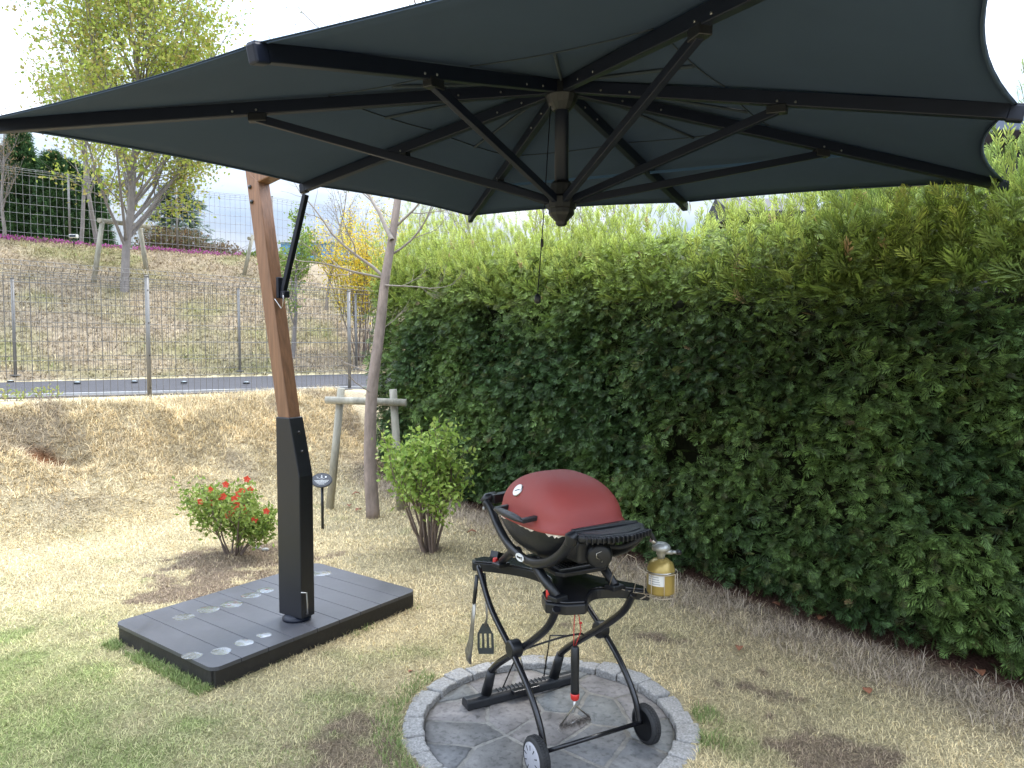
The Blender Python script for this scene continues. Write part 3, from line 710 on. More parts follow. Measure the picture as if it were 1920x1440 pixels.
# handle on the lid's front
def lidx(v, z):  # front surface x of lid at (v,z)
    for i in range(len(lv) - 1):
        if lv[i][1] <= z <= lv[i + 1][1]:
            f = (z - lv[i][1]) / (lv[i + 1][1] - lv[i][1]); ru = HU * (lv[i][0] * (1 - f) + lv[i + 1][0] * f); rv = HV * (lv[i][2] * (1 - f) + lv[i + 1][2] * f)
            t = min(.999, abs(v - CV) / rv); return -ru * (1 - t ** 3.2) ** (1 / 3.2) - .02 * math.cos((v - CV) / HV * 1.3) * (lv[i][0] * (1 - f) + lv[i + 1][0] * f)
    return -.1
hz_ = .897
hp = []
for k in range(13):
    v = .045 - .24 * k / 12; t = k / 12; hp.append(G(-.248 - .008 * math.sin(math.pi * t), v, hz_ + .006 * math.sin(math.pi * t)))
hd_ = MB().tube(hp, [.006, .010, .0125, .014, .0148, .015, .015, .015, .0148, .014, .0125, .010, .006], 14, flat=.7).build('handle', M_PLAS, lid, local=True)
for v in (.035, -.185): MB().beam(G(-.25, v, hz_), G(lidx(v, hz_ + .01) + .01, v, hz_ + .006), .022, .018).build('handle_mount', M_PLAS, lid, local=True, bevel=.003)
# thermometer
tz = .975; tv = CV + .045; txx = lidx(tv, tz); dz2 = lidx(tv, tz + .012) - txx
nrm = Vector((-.012, 0, dz2)).normalized(); nrm = Vector((-abs(nrm.x), .0, abs(nrm.z))).normalized()
th = MB().lathe([(.027, -.004), (.027, .004), (.0245, .007), (.0225, .0055)], G(txx, tv, tz), nrm, 32).build('thermometer', M_STEEL, lid, local=True)
MB().lathe([(.0225, .0050), (.0001, .0056)], G(txx, tv, tz), nrm, 32).build('dial', M_DIAL, lid, local=True)
tq = nrm.to_track_quat('Z', 'Y').to_matrix(); c_ = Vector(G(txx, tv, tz)) + nrm * .0068; nd = MB(); nd.beam(c_ - tq @ Vector((.012, .006, 0)), c_ + tq @ Vector((.013, .006, 0)), .002, .0012, up=nrm); nd.build('needle', M_BOLT, lid, local=True)
# cradle frames: one U in front, one behind
def cradle(u, nm):
    pts = [(u - .012, .275, .875), (u, .245, .845), (u, .175, .785), (u, .08, .732), (u, -.04, .708), (u, -.15, .715), (u, -.26, .752), (u, -.345, .808), (u, -.395, .862)]
    o = MB().tube([G(*p) for p in spline(pts, 6)], .0205, 14, flat=.85).build(nm, M_PLAS, gr, local=True); return o
cf = cradle(-.165, 'front_cradle'); cradle(.15, 'rear_cradle')
be = MB(); be.box(G(-.10, .285, .885), (.10, .035, .04), Matrix.Rotation(.25, 3, 'Z')); be.build('hinge_end', M_PLAS, gr, local=True, bevel=.004); be = MB(); be.tube([G(-.185, .290, .868), G(-.165, .285, .888), G(-.12, .290, .895)], [.016, .022, .018], 12).build('cradle_end', M_PLAS, gr, local=True); be = MB(); be.tube([G(-.165, -.395, .85), G(-.168, -.40, .878), G(-.15, -.40, .885)], [.021, .024, .018], 12); be.build('cradle_end', M_PLAS, gr, local=True, bevel=.004)
MB().tube([G(-.178, .278, .845), G(-.188, .280, .845)], .008, 12).build('screw_cap', M_CAST, gr, local=True)
bd = MB(); seg = 32
bc = Vector(G(-.185, -.055, .716)); V = []
for d_ in (0, 1):
    for k in range(seg): a = 2 * math.pi * k / seg; V.append(bc + Vector((-.004 * d_, .032 * math.cos(a), .0155 * math.sin(a))))
bd.add(V, [tuple(range(seg, 2 * seg))] + [(k, (k + 1) % seg, seg + (k + 1) % seg, seg + k) for k in range(seg)]); bdo = bd.build('badge', M_WHITE, gr, local=True)
bw_ = MB()
for k in range(7): bw_.box(bc + Vector((-.0052, .0165 - k * .0043, 0)), (.0012, .0022, .0095 if k in (0, 6) else .007))
bw_.beam(bc + Vector((-.0052, -.0185, -.007)), bc + Vector((-.0052, -.0185, .007)), .0025, .0012, up=(1, 0, 0)); bw_.box(bc + Vector((-.0052, -.0185, .004)), (.0012, .008, .0025))
bw_.build('badge_lettering', M_BOLT, bdo, local=True)
# support struts from cradle bottoms to the table
for u in (-.15, .13):
    MB().tube([G(u, .03, .715), G(u * .95, .10, .69), G(u * .9, .20, .625)], [.02, .019, .017], 12).build('cradle_leg', M_PLAS, gr, local=True); MB().tube([G(u, -.09, .712), G(u, -.18, .66), G(u * .95, -.27, .614)], [.021, .019, .017], 12).build('cradle_leg', M_PLAS, gr, local=True)
for u in (-.14, .12):
    for v in (.2, -.265): MB().box(G(u, v, .612), (.06, .05, .018), Matrix.Rotation(.2, 3, 'Z')).build('cradle_foot', M_PLAS, gr, local=True, bevel=.003)
# grease tray below the bowl
gt = MB(); gt.prism([(-.10, -.20), (.10, -.20), (.13, -.17), (.13, .06), (.10, .09), (-.10, .09), (-.12, .06), (-.12, -.17)], G(.01, -.03, .678), (1, 0, 0), (0, 1, 0), (0, 0, 1), .018); gto = gt.build('grease_tray', M_PLAS, gr, local=True, bevel=.004)
gi = MB(); gi.box(G(.01, -.09, .6885), (.19, .20, .003)); gi.build('foil_liner', M_STEEL, gto, local=True)
gv = MB()
for k in range(11): gv.box(G(-.075 + k * .017, -.09, .6915), (.004, .18, .003))
gv.build('tray_rib', M_PLAS, gto, local=True)
# side shelf at the right end
so_ = [(-.165, -.37), (-.15, -.43), (-.09, -.475), (.04, -.49), (.12, -.46), (.165, -.39), (.165, -.33), (.12, -.30), (-.12, -.325)]
shf = MB().prism(so_, G(0, 0, .872), (1, 0, 0), (0, 1, 0), (0, 0, 1), .026).build('side_shelf', M_PLAS, gr, local=True, bevel=.009, bseg=3)
sg = MB(); si = [(x * .86, (y + .40) * .78 - .40) for x, y in so_]
sg.prism(si, G(0, 0, .8855), (1, 0, 0), (0, 1, 0), (0, 0, 1), .006)
for k in range(16):
    t = k / 15; sg.box(G(-.135 + .26 * t, -.447 - .030 * math.sin(math.pi * t), .872), (.005, .05, .0215), Matrix.Rotation(-.5 + t, 3, 'Z'))
sg.tube([G(*p) for p in spline([(-.15, -.375, .888), (-.02, -.385, .892), (.14, -.375, .888)], 8)], .009, 10)
sg.build('shelf_rib', M_PLAS, shf, local=True, bevel=.002)
# control box and knob
cb_ = MB().box(G(-.04, -.27, .795), (.13, .16, .085)); cb_.build('control_housing', M_PLAS, gr, local=True, bevel=.014, bseg=3)
kn = MB().lathe([(.050, 0), (.050, .022), (.044, .040), (.036, .045), (.0, .046)], G(-.015, -.348, .785), (-.45, -.88, -.05), 28); kno = kn.build('control_knob', M_PLAS, gr, local=True)
kx = Vector((-.45, -.88, -.05)).normalized(); kc = Vector(G(-.015, -.348, .785)) + kx * .048; kk = MB()
kk.tube([kc + Vector((.008, 0, -.02)), kc + Vector((.018, 0, .008)), kc + Vector((.006, 0, .022)), kc + Vector((-.016, 0, .016)), kc + Vector((-.016, 0, .002)), kc + Vector((0, 0, -.008))], .0018, 5); kk.build('knob_marking', M_STEEL, kno, local=True)
MB().box(G(.02, -.13, .76), (.05, .05, .09)).build('burner_tube_cover', M_PLAS, gr, local=True, bevel=.008)
# canister, basket, hose
CX, CY, CB = .262, -.372, .622
gc = thing('gas_canister', 'small gold camping gas canister with zinc valve in the wire basket beside the grill', 'gas canister', tuple(Matrix.Translation(GO) @ Matrix.Rotation(GA, 4, 'Z') @ Vector((CX, CY, CB))), GA)
MB().lathe([(.0, .004), (.045, .002), (.052, .006), (.0535, .012), (.0535, .086), (.0545, .090), (.0535, .096), (.046, .120), (.030, .134), (.016, .138)], (0, 0, 0), seg=40).build('cylinder', M_GOLD, gc, local=True)
MB().lathe([(.0556, .088), (.0556, .093)], (0, 0, 0), seg=40).build('seam_ring', M_STEEL, gc, local=True)
lbm = MB(); V = []; F = []
for z in (.042, .084):
    for k in range(9): a = R(172 + k * 9); V.append((.0541 * math.cos(a), .0541 * math.sin(a), z))
F = [(k, k + 1, 10 + k, 9 + k) for k in range(8)]; lbm.add(V, F, True); lbo = lbm.build('label', M_WHITE, gc, local=True)
lr = MB()
for j in range(4):
    V = []
    for z in (.048 + j * .009, .051 + j * .009):
        for k in range(7): a = R(180 + k * 8 - j * 2); V.append((.0546 * math.cos(a), .0546 * math.sin(a), z))
    lr.add(V, [(k, k + 1, 8 + k, 7 + k) for k in range(6)], True)
lr.build('label_print', M_HUBG, lbo, local=True)
MB().lathe([(.014, .136), (.015, .150), (.018, .154), (.018, .164), (.034, .171), (.036, .182), (.031, .191), (.018, .199), (.012, .200)], (0, 0, 0), seg=24).build('valve', M_CAST, gc, local=True)
MB().tube([(.015, .0, .160), (.045, -.012, .158)], .009, 12).tube([(.045, -.012, .158), (.062, -.018, .157)], .0065, 10).build('valve_spindle', M_CAST, gc, local=True)
MB().tube([(.060, -.017, .157), (.078, -.024, .156)], .010, 8).build('valve_tap', M_PLAS, gc, local=True)
bk = thing('wire_basket', 'pale wire basket hooked on the cart end, holding the gas canister', 'basket', tuple(Matrix.Translation(GO) @ Matrix.Rotation(GA, 4, 'Z') @ Vector((CX, CY, CB))), GA)
r1 = .064
for z in (-.002, .088):
    MB().tube([(r1 * math.cos(a), r1 * math.sin(a), z) for a in np.linspace(0, 2 * math.pi, 33)], .0018, 6).build('hoop', M_WIRE, bk, local=True)
for k in range(4):
    a = k * math.pi / 4 + .3; c, s_ = math.cos(a), math.sin(a)
    MB().tube([(r1 * c, r1 * s_, .088), (r1 * c, r1 * s_, .0), (r1 * c * .93, r1 * s_ * .93, -.004), (-r1 * c * .93, -r1 * s_ * .93, -.004), (-r1 * c, -r1 * s_, 0), (-r1 * c, -r1 * s_, .088)], .0018, 6).build('upright', M_WIRE, bk, local=True)
b3 = MB(); b3.tube([(-.062, .02, .088), (-.075, .05, .10), (-.08, .055, .135), (-.13, .04, .16), (-.16, .08, .10), (-.165, .11, .02), (-.09, .10, -.005), (-.06, .03, -.002)], .0017, 6)
b3.tube([(-.06, .0, .088), (-.085, .03, .088), (-.09, .055, .0), (-.055, .03, -.002)], .0017, 6); b3.tube([(-.062, .01, -.002), (-.085, .01, -.012), (-.075, .03, -.02), (-.055, .02, -.01)], .002, 6)
b3.build('hanger', M_WIRE, bk, local=True)
hs = MB().tube([G(*p) for p in spline([(.02, -.30, .80), (.08, -.35, .795), (.13, -.385, .82), (.15, -.385, .845), (.18, -.385, .848), (.205, -.38, .835), (CX - .030, CY, .800)], 6)], .0085, 10); hso = hs.build('gas_hose', M_RUBBER, gr, local=True)
MB().tube([G(CX - .046, CY + .001, .812), G(CX - .028, CY, .798)], .011, 8).build('hose_fitting', M_STEEL, hso, local=True)

# tongs, spatula, brush
tl = tuple(Matrix.Translation(GO) @ Matrix.Rotation(GA, 4, 'Z') @ Vector((-.20, .32, .58)))
tg = thing('tongs', 'steel grill tongs with black grip hanging left of the spatula at the cart end', 'tongs', tl, R(90))
ax0 = -.03
MB().tube([(ax0, -0.003, -.005), (ax0, 0.010, -.13)], .010, 10, flat=.7).tube([(ax0 - .012, -0.005, -.005), (ax0 - .012, 0.008, -.13)], .008, 10, flat=.7).build('grip', M_PLAS, tg, local=True)
MB().tube([(ax0, 0.009, -.125), (ax0, 0.018, -.22), (ax0, 0.026, -.30), (ax0, 0.038, -.345), (ax0, 0.034, -.385), (ax0, 0.026, -.402)], [.010, .011, .013, .019, .017, .008], 10, flat=.35).build('jaw', M_TONG, tg, local=True)
MB().tube([(ax0 - .014, 0.007, -.125), (ax0 - .012, 0.016, -.22), (ax0 - .010, 0.022, -.30), (ax0 - .008, 0.032, -.345), (ax0 - .006, 0.030, -.385)], [.010, .011, .013, .018, .012], 10, flat=.35).build('jaw', M_TONG, tg, local=True)
sp = thing('spatula', 'slotted dark spatula hanging right of the tongs at the cart end', 'spatula', tl, R(90))
MB().tube([(ax0 + .012, -0.033, 0), (ax0 + .012, -0.043, -.11)], .0095, 10, flat=.7).build('grip', M_PLAS, sp, local=True)
MB().tube([(ax0 + .012, -0.043, -.105), (ax0 + .012, -0.046, -.20), (ax0 + .012, -0.038, -.235)], [.0075, .006, .010], 8, flat=.5).build('shaft', M_TONG, sp, local=True)
# slotted blade made of strips
bl_ = MB(); x_ = ax0 + .012
yl = [(-.060, -.275), (-.130, -.275)]
def strip(y0, y1, y2, y3, za, zb): bl_.add([(x_ - .0012, y0, za), (x_ - .0012, y1, za), (x_ - .0012, y3, zb), (x_ - .0012, y2, zb), (x_ + .0012, y0, za), (x_ + .0012, y1, za), (x_ + .0012, y3, zb), (x_ + .0012, y2, zb)], [(0, 1, 2, 3), (7, 6, 5, 4), (0, 4, 5, 1), (2, 6, 7, 3), (1, 5, 6, 2), (0, 3, 7, 4)])
strip(-.026, -.050, -.004, -.072, -.225, -.27)
ws = np.linspace(-.004, -.074, 8)
for k in range(0, 7, 2):
    a0, a1 = ws[k], ws[k + 1]; strip(a0, a1, a0 * 1.03, a1 * 1.05, -.27, -.335)
strip(-.004, -.078, -.010, -.076, -.335, -.362)
bl_.build('blade', M_SPAT, sp, local=True)
brl = tuple(Matrix.Translation(GO) @ Matrix.Rotation(GA, 4, 'Z') @ Vector((-.075, -.305, .6)))
bu = thing('grill_brush', 'black handled wire grill brush with red collar hanging on a red cord', 'brush', brl, GA)
def BR(x, y, z): return (x, y, z - .6)
MB().tube([BR(-.015, .0, .59), BR(-.030, -.018, .52), BR(-.026, -.012, .465)], .0018, 6).tube([BR(.0, .0, .59), BR(.002, -.018, .52), BR(-.018, -.012, .465)], .0018, 6).lathe([(.006, 0), (.006, .006)], BR(.002, -.015, .545), seg=8).build('cord', M_REDC, bu, local=True)
MB().lathe([(.010, .465), (.0155, .458), (.0165, .40), (.0150, .34), (.0165, .30), (.0155, .285)], (-.022, -.015, -.6), seg=20).build('handle', M_PLAS, bu, local=True)
MB().lathe([(.0160, .286), (.0170, .280), (.0155, .264), (.008, .258)], (-.022, -.015, -.6), seg=20).build('collar', M_REDP, bu, local=True)
BC = Vector((-.022, -.015, -.6)); bdv = Vector((.80, -.25, .18)).normalized()
e0 = BC + Vector((0, 0, .175)) - bdv * .060; e1 = BC + Vector((0, 0, .175)) + bdv * .060
MB().tube([BC + Vector((0, 0, .262)), BC + Vector((-.004, 0, .235)), e0], .003, 8).tube([BC + Vector((0, 0, .262)), BC + Vector((.004, 0, .235)), e1], .003, 8).tube([e0, e1], .0035, 8).build('wire_neck', M_STEEL, bu, local=True)
bs = MB()
for k in range(1500):
    t = random.random(); c_ = e0.lerp(e1, t); d = Vector((random.gauss(0, 1), random.gauss(0, 1), random.gauss(0, 1))); d -= bdv * d.dot(bdv) * .85; d.normalize(); s_ = d.cross(bdv).normalized() * .0011
    q = c_ + d * (.015 + random.random() * .009) + Vector((0, 0, -.003)); bs.add([c_ - s_, c_ + s_, q + s_ * .6, q - s_ * .6], [(0, 1, 2, 3)])
bs.build('bristles', M_BRIS, bu, local=True)

# ================================================================== PLANTS
def curve_branch(p, d, L, r0, r1, rg_, wob=.18, up=.0, n=6):
    pts = [np.array(p, float)]; d = unit(np.array(d, float)); rs = [r0]
    for i in range(n):
        d = unit(d + rg_.normal(size=3) * wob + np.array([0, 0, up])); pts.append(pts[-1] + d * L / n); rs.append(r0 + (r1 - r0) * (i + 1) / n)
    return pts, rs, d
def grow(rg_, p, d, L, r, depth, out, tips_, cfg):
    pts, rs, dd = curve_branch(p, d, L, r, r * cfg.get('tap', .55), rg_, cfg.get('wob', .16), cfg.get('up', .05), cfg.get('n', 5))
    out.append((pts, rs, depth))
    if depth == 0:
        tips_.append((pts, dd)); return
    k = cfg['kids'][depth]
    for i in range(k):
        f = (.25 + .75 * (i + rg_.random()) / k) if depth < cfg['top'] else (cfg.get('first', .3) + (1 - cfg.get('first', .3)) * (i + rg_.random()) / k)
        j = min(int(f * (len(pts) - 1)), len(pts) - 2); t = f * (len(pts) - 1) - j; q = pts[j] * (1 - t) + pts[j + 1] * t
        ax = unit(pts[j + 1] - pts[j]); ph = rg_.random() * 6.283 ; o_ = unit(np.cross(ax, rg_.normal(size=3)))
        sp_ = cfg['spread'][depth]; nd = unit(ax * math.cos(sp_) + o_ * math.sin(sp_))
        grow(rg_, q, nd, L * cfg['ratio'][depth] * (1.15 - .5 * f) * rg_.uniform(.75, 1.15), max(rs[j] * cfg.get('rr', .5), cfg.get('rmin', .0015)), depth - 1, out, tips_, cfg)
    if depth > 0: grow(rg_, pts[-1], dd, L * cfg['ratio'][depth] * .8, rs[-1] * .95, depth - 1, out, tips_, cfg)
def branches_mesh(segs, name, m, parent, sides=(4, 5, 7, 10), fil=None):
    b = MB()
    for pts, rs, dp in segs:
        if fil and not fil(pts, dp): continue
        b.tube([Vector(p) for p in pts], [float(x) for x in rs], sides[min(dp, len(sides) - 1)], cap=False)
    return b.build(name, m, parent)
LT = np.array([(0, 0, 0), (.45, .28, .06), (1, 0, -.04), (.45, -.28, .06)], float); LF = np.array([(0, 1, 2), (0, 2, 3)])
def leaves(name, P, n_per, spread, size, cols, parent, m=None, up=.2, droop=0., aspect=1.):
    P = np.asarray(P); Q_ = np.repeat(P, n_per, 0); Q_ = Q_ + rng.normal(size=Q_.shape) * spread; n = len(Q_)
    X = rdir(n) + np.array([0, 0, -droop]); Z = rdir(n) + np.array([0, 0, up]); S = size * rng.uniform(.6, 1.3, n)
    S3 = np.stack([S, S * aspect, S], 1)
    ci = rng.integers(0, len(cols), n); C = np.array(cols)[ci] * rng.uniform(.8, 1.25, (n, 1))
    V, T, CC = scatter(LT, LF, Q_, X, Z, S3, C); return fast(name, V, T, CC, m or M_LEAF, parent)
def pts_on(tips_, k=3):
    out = []
    for pts, d in tips_:
        for i in range(k): f = (i + .5) / k * (len(pts) - 1); j = int(f); t = f - j; out.append(pts[j] * (1 - t) + pts[min(j + 1, len(pts) - 1)] * t)
    return np.array(out)

# --- conifer frond template
def frond(detail=True, nb_=6):
    V = []; T = []; SH = []
    def quad(a, b, wd, s0, s1):
        a = np.array(a); b = np.array(b); d = b - a; L_ = np.linalg.norm(d); d = d / L_; s_ = np.array([-d[1], d[0]]); i = len(V); mdl = a + (b - a) * .55
        f = lambda p: -.16 * p[0] ** 2 - .35 * p[1] ** 2
        V.extend([(a[0], a[1], f(a)), (mdl[0] + s_[0] * wd, mdl[1] + s_[1] * wd, f(mdl) + .01), (b[0], b[1], f(b)), (mdl[0] - s_[0] * wd, mdl[1] - s_[1] * wd, f(mdl) - .01)])
        T.extend([(i, i + 1, i + 2), (i, i + 2, i + 3)]); SH.extend([s0, (s0 + s1) / 2, s1, (s0 + s1) / 2])
    g = random.Random(12)
    quad((0, 0), (1, 0), .028, .35, 1.5)
    for k in range(nb_):
        x = .08 + .78 * k / nb_; L_ = (.34, .50, .50, .40, .30, .20)[min(5, int(k * 6 / nb_))]
        for sgn in (-1, 1):
            x2 = x + (.065 if sgn > 0 else 0); a = R(33 + g.uniform(-6, 8)) * sgn; b = (x2 + L_ * math.cos(a), L_ * math.sin(a)); v = g.uniform(.75, 1.25)
            quad((x2, 0), b, .024 if detail else .034, .22, 1.65 * v)
            if detail and k in (1, 2):
                o_ = (x2 + (b[0] - x2) * .55, b[1] * .55); l2 = L_ * .36
                quad(o_, (o_[0] + l2 * math.cos(R(62)), o_[1] + sgn * l2 * math.sin(R(62))), .018, .5, 1.3 * v)
    return np.array(V, float), np.array(T), np.array(SH)
FV, FT, fsh = frond(True); FV2, FT2, fsh2 = frond(False, 4)

# --- the hedge
hg = thing('conifer_hedge', 'tall clipped dark green conifer hedge with pale shoots on top running along the lawn', 'hedge', (HP[0] + dH[0] * 3.5, HP[1] + dH[1] * 3.5, 0))
def hprof(t):  # trimmed height along the hedge
    return 2.40 - .030 * t
def hdepth(t, z):   # outward bulge of the face
    return .08 * (fbm(t * 1.6, z * 1.6, 51) - .5) * 2 + .07 * (fbm(t * 5, z * 5, 53) - .5) * 2 - .14 * sstep(.35, 0, z) + .0 - .10 * sstep(2.0, 2.5, z)
def hpos(t, z, out): return np.stack([HP[0] + dH[0] * t + nH[0] * out, HP[1] + dH[1] * t + nH[1] * out, z], 1)
Vs, Ts, Cs = [], [], []; off = 0
def push(r):
    global off
    V, T, C = r; Vs.append(V); Ts.append(T + off); Cs.append(C); off += len(V)
def hedge_layer(n, t0, t1, detail, outoff, size, dark=1.):
    t = rng.uniform(t0, t1, n); z = .04 + (hprof(t) - .0) * rng.random(n) ** .95; o_ = hdepth(t, z) + outoff + rng.normal(size=n) * .045
    # small gaps where the dark inside shows
    gap = fbm(t * 3.3, z * 3.3, 77); keep = gap > (.31 if outoff > -.03 else .24); t, z, o_ = t[keep], z[keep], o_[keep]; n = len(t); o_ = o_ + np.where(rng.random(n) > .9, .09 * rng.random(n), 0)
    P = hpos(t, z, o_)
    lat = rng.normal(size=n); vert = rng.normal(size=n) * .30 - .16
    lat = lat + .5; X = np.stack([nH[0] * .62 + dH[0] * lat * .75, nH[1] * .62 + dH[1] * lat * .75, vert], 1)
    Z = rdir(n) * .75 + np.array([0, 0, .6]) + np.array([nH[0], nH[1], 0]) * .5
    S = size * rng.uniform(.6, 1.35, n)
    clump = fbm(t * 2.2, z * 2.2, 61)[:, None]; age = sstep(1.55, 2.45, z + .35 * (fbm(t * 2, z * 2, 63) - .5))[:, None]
    base = np.array([.056, .108, .034])[None]; pale_green = np.array([.125, .20, .052])[None]; new = np.array([.30, .38, .08])[None]; yel = np.array([.085, .10, .03])[None]
    C = base + (pale_green - base) * sstep(.35, .7, clump); C = C * (1 - age) + new * age * rng.uniform(.7, 1.2, (n, 1))  # paler green clumps spread by noise, new growth towards the top
    k = rng.random((n, 1)); C = np.where(k > .93, yel * (1 + age), C); C = np.where(k < .004, np.array([.26, .19, .10]), C)
    C = C * rng.uniform(.5, 1.6, (n, 1)) * dark
    push(scatter(FV if detail else FV2, FT if detail else FT2, P, X, Z, S, C, fsh if detail else fsh2))
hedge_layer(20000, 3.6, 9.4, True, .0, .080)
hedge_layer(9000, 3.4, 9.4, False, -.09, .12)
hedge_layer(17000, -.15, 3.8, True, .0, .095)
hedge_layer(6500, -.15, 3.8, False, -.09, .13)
# loose lighter shoots on the top
def shoots(n, t0, t1, detail, h0, h1, wtop=.85):
    t = rng.uniform(t0, t1, n); q = rng.random(n); o_ = .02 - q * wtop; zb = hprof(t) - .42 + .15 * (fbm(t * 1.1, q * 2, 71) - .5)
    hh = (h0 + (h1 - h0) * rng.random(n) ** 1.3) * (.55 + .9 * fbm(t * 1.7, q + 3, 73)) * (.75 + .35 * sstep(2.5, 0, t)) * (1 - .5 * sstep(6.7, 7.8, t)); P0 = hpos(t, zb, o_)
    lean = np.stack([rng.normal(size=n) * .16 + nH[0] * .14, rng.normal(size=n) * .16 + nH[1] * .14, np.ones(n)], 1); lean = unit(lean)
    ks = 7; Ps, Xs, Zs, Ss, Cc = [], [], [], [], []
    for k in range(ks):
        f = (k + rng.random(n)) / ks; P = P0 + lean * (hh * f)[:, None]
        side = unit(np.cross(lean, rdir(n))); X = lean * (.55 + .5 * f[:, None]) + side * .75 * (1.1 - f[:, None])
        Ps.append(P); Xs.append(X); Zs.append(rdir(n)); Ss.append((.085 + .08 * (1 - f)) * rng.uniform(.7, 1.3, n))
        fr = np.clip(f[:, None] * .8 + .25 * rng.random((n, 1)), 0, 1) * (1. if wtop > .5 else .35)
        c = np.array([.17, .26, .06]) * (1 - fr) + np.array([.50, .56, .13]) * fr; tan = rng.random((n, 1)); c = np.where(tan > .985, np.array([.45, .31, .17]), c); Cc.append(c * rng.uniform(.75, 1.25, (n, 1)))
    push(scatter(FV if detail else FV2, FT if detail else FT2, np.concatenate(Ps), np.concatenate(Xs), np.concatenate(Zs), np.concatenate(Ss), np.concatenate(Cc), fsh if detail else fsh2))
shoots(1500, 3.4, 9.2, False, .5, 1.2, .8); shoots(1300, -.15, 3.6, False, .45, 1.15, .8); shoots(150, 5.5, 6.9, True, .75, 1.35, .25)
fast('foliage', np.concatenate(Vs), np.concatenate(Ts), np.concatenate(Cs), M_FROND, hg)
# inside: dark twiggy mass and stems
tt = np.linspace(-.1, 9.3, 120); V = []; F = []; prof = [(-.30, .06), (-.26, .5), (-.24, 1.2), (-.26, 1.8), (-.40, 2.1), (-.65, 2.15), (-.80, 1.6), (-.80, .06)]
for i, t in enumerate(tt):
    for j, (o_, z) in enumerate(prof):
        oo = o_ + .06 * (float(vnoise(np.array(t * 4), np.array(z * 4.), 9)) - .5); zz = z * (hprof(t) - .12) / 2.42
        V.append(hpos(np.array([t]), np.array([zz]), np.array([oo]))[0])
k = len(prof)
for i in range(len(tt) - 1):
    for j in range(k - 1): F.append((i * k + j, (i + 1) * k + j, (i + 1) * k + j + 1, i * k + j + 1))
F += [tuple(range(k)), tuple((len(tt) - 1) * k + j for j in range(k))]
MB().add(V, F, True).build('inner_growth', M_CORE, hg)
b = MB()
for i in range(16):
    t = i * .6; p = hpos(np.array([t]), np.array([0.]), np.array([-.42 + .05 * random.random()]))[0]; b.tube([p, p + np.array([.03, .02, .6])], [.035, .028], 8, cap=False)
b.build('stem', M_BARK, hg)

# --- grass blades
def blades(name, x, y, L_, wd, lay, colf, lab, m=M_GRASS, extra=None, cmul=1.):
    n = len(x); z = height(x, y) - .004; P = np.stack([x, y, z], 1)
    a = rng.random(n) * 6.283; hdv = np.stack([np.cos(a), np.sin(a), np.zeros(n)], 1); sdv = np.stack([-np.sin(a), np.cos(a), np.zeros(n)], 1)
    ly = np.clip(lay + rng.normal(size=n) * .35, .1, 1.5); d1 = hdv * np.sin(ly)[:, None] + np.array([0, 0, 1.]) * np.cos(ly)[:, None]
    l2 = np.clip(ly + .5, 0, 1.75); d2 = hdv * np.sin(l2)[:, None] + np.array([0, 0, 1.]) * np.cos(l2)[:, None]
    L_ = L_[:, None]; wd = wd[:, None]
    V = np.stack([P - sdv * wd, P + sdv * wd, P + d1 * L_ * .55 - sdv * wd * .7, P + d1 * L_ * .55 + sdv * wd * .7, P + d1 * L_ * .55 + d2 * L_ * .45], 1)
    T = np.array([(0, 1, 3), (0, 3, 2), (2, 3, 4)])[None] + (np.arange(n) * 5)[:, None, None]
    C = colf(x, y) * cmul
    return fast(name, V.reshape(-1, 3), T.reshape(-1, 3), np.repeat(C, 5, 0), m)
def bcol(x, y):
    c = lawncol(x, y); n = len(x); k = rng.random((n, 1)); br_ = rng.uniform(.42, 1.5, (n, 1)) * (.78 + .5 * fbm(x * 9, y * 9, 66))[:, None]
    g = np.array([.22, .28, .09]); straw = np.array([.60, .50, .30]); gn = (c[:, 1:2] > c[:, 0:1] * .88)
    c = c * 1.22; c = np.where((k > .90) & gn, g, c); c = np.where(k < .28, c * .5 + straw * .5, c); return c * br_
def keep_lawn(x, y):
    sH = sdist(x, y, HP, nH); sN = sdist(x, y, PN, nN); dx = x - DC[0]; dy = y - DC[1]
    onD = (abs(dx * dA[0] + dy * dA[1]) < DLA / 2 - .01) & (abs(dx * dB[0] + dy * dB[1]) < DLB / 2 - .01)
    return (np.hypot(x - PC[0], y - PC[1]) > RO - .005) & ~onD & (sH > -.12)
def infov(x, y, mgn=.12): return (np.abs(x) < (.711 + mgn) * y) & (y > 1.9)
# lawn: density falls with distance
N0 = 700000; yy = 2.0 * (9.0 / 2.0) ** rng.random(N0); xx = (rng.random(N0) * 2 - 1) * .80 * yy
sN_ = sdist(xx, yy, PN, nN); soilness = 1 - sstep(.12, .22, lawncol(xx, yy)[:, 0])
k = keep_lawn(xx, yy) & (sN_ > 1.75) & (rng.random(N0) < 1.0 * (1 - .75 * soilness)) & (rng.random(N0) < np.clip(.35 + .75 * fbm(xx * 3, yy * 3, 90), 0, 1))
xx, yy = xx[k], yy[k]; n = len(xx)
sc = np.clip(yy / 4, .8, 2.)
ln = (.018 + .026 * rng.random(n)) * (1 + .7 * sstep(.8, .1, sdist(xx, yy, HP, nH)) * rng.random(n)) * sc ** .4
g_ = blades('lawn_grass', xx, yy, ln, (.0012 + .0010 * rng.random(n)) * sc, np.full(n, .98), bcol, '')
set_tag(g_, 'short matted straw-coloured grass with green patches on the lawn', 'grass', kind='stuff')
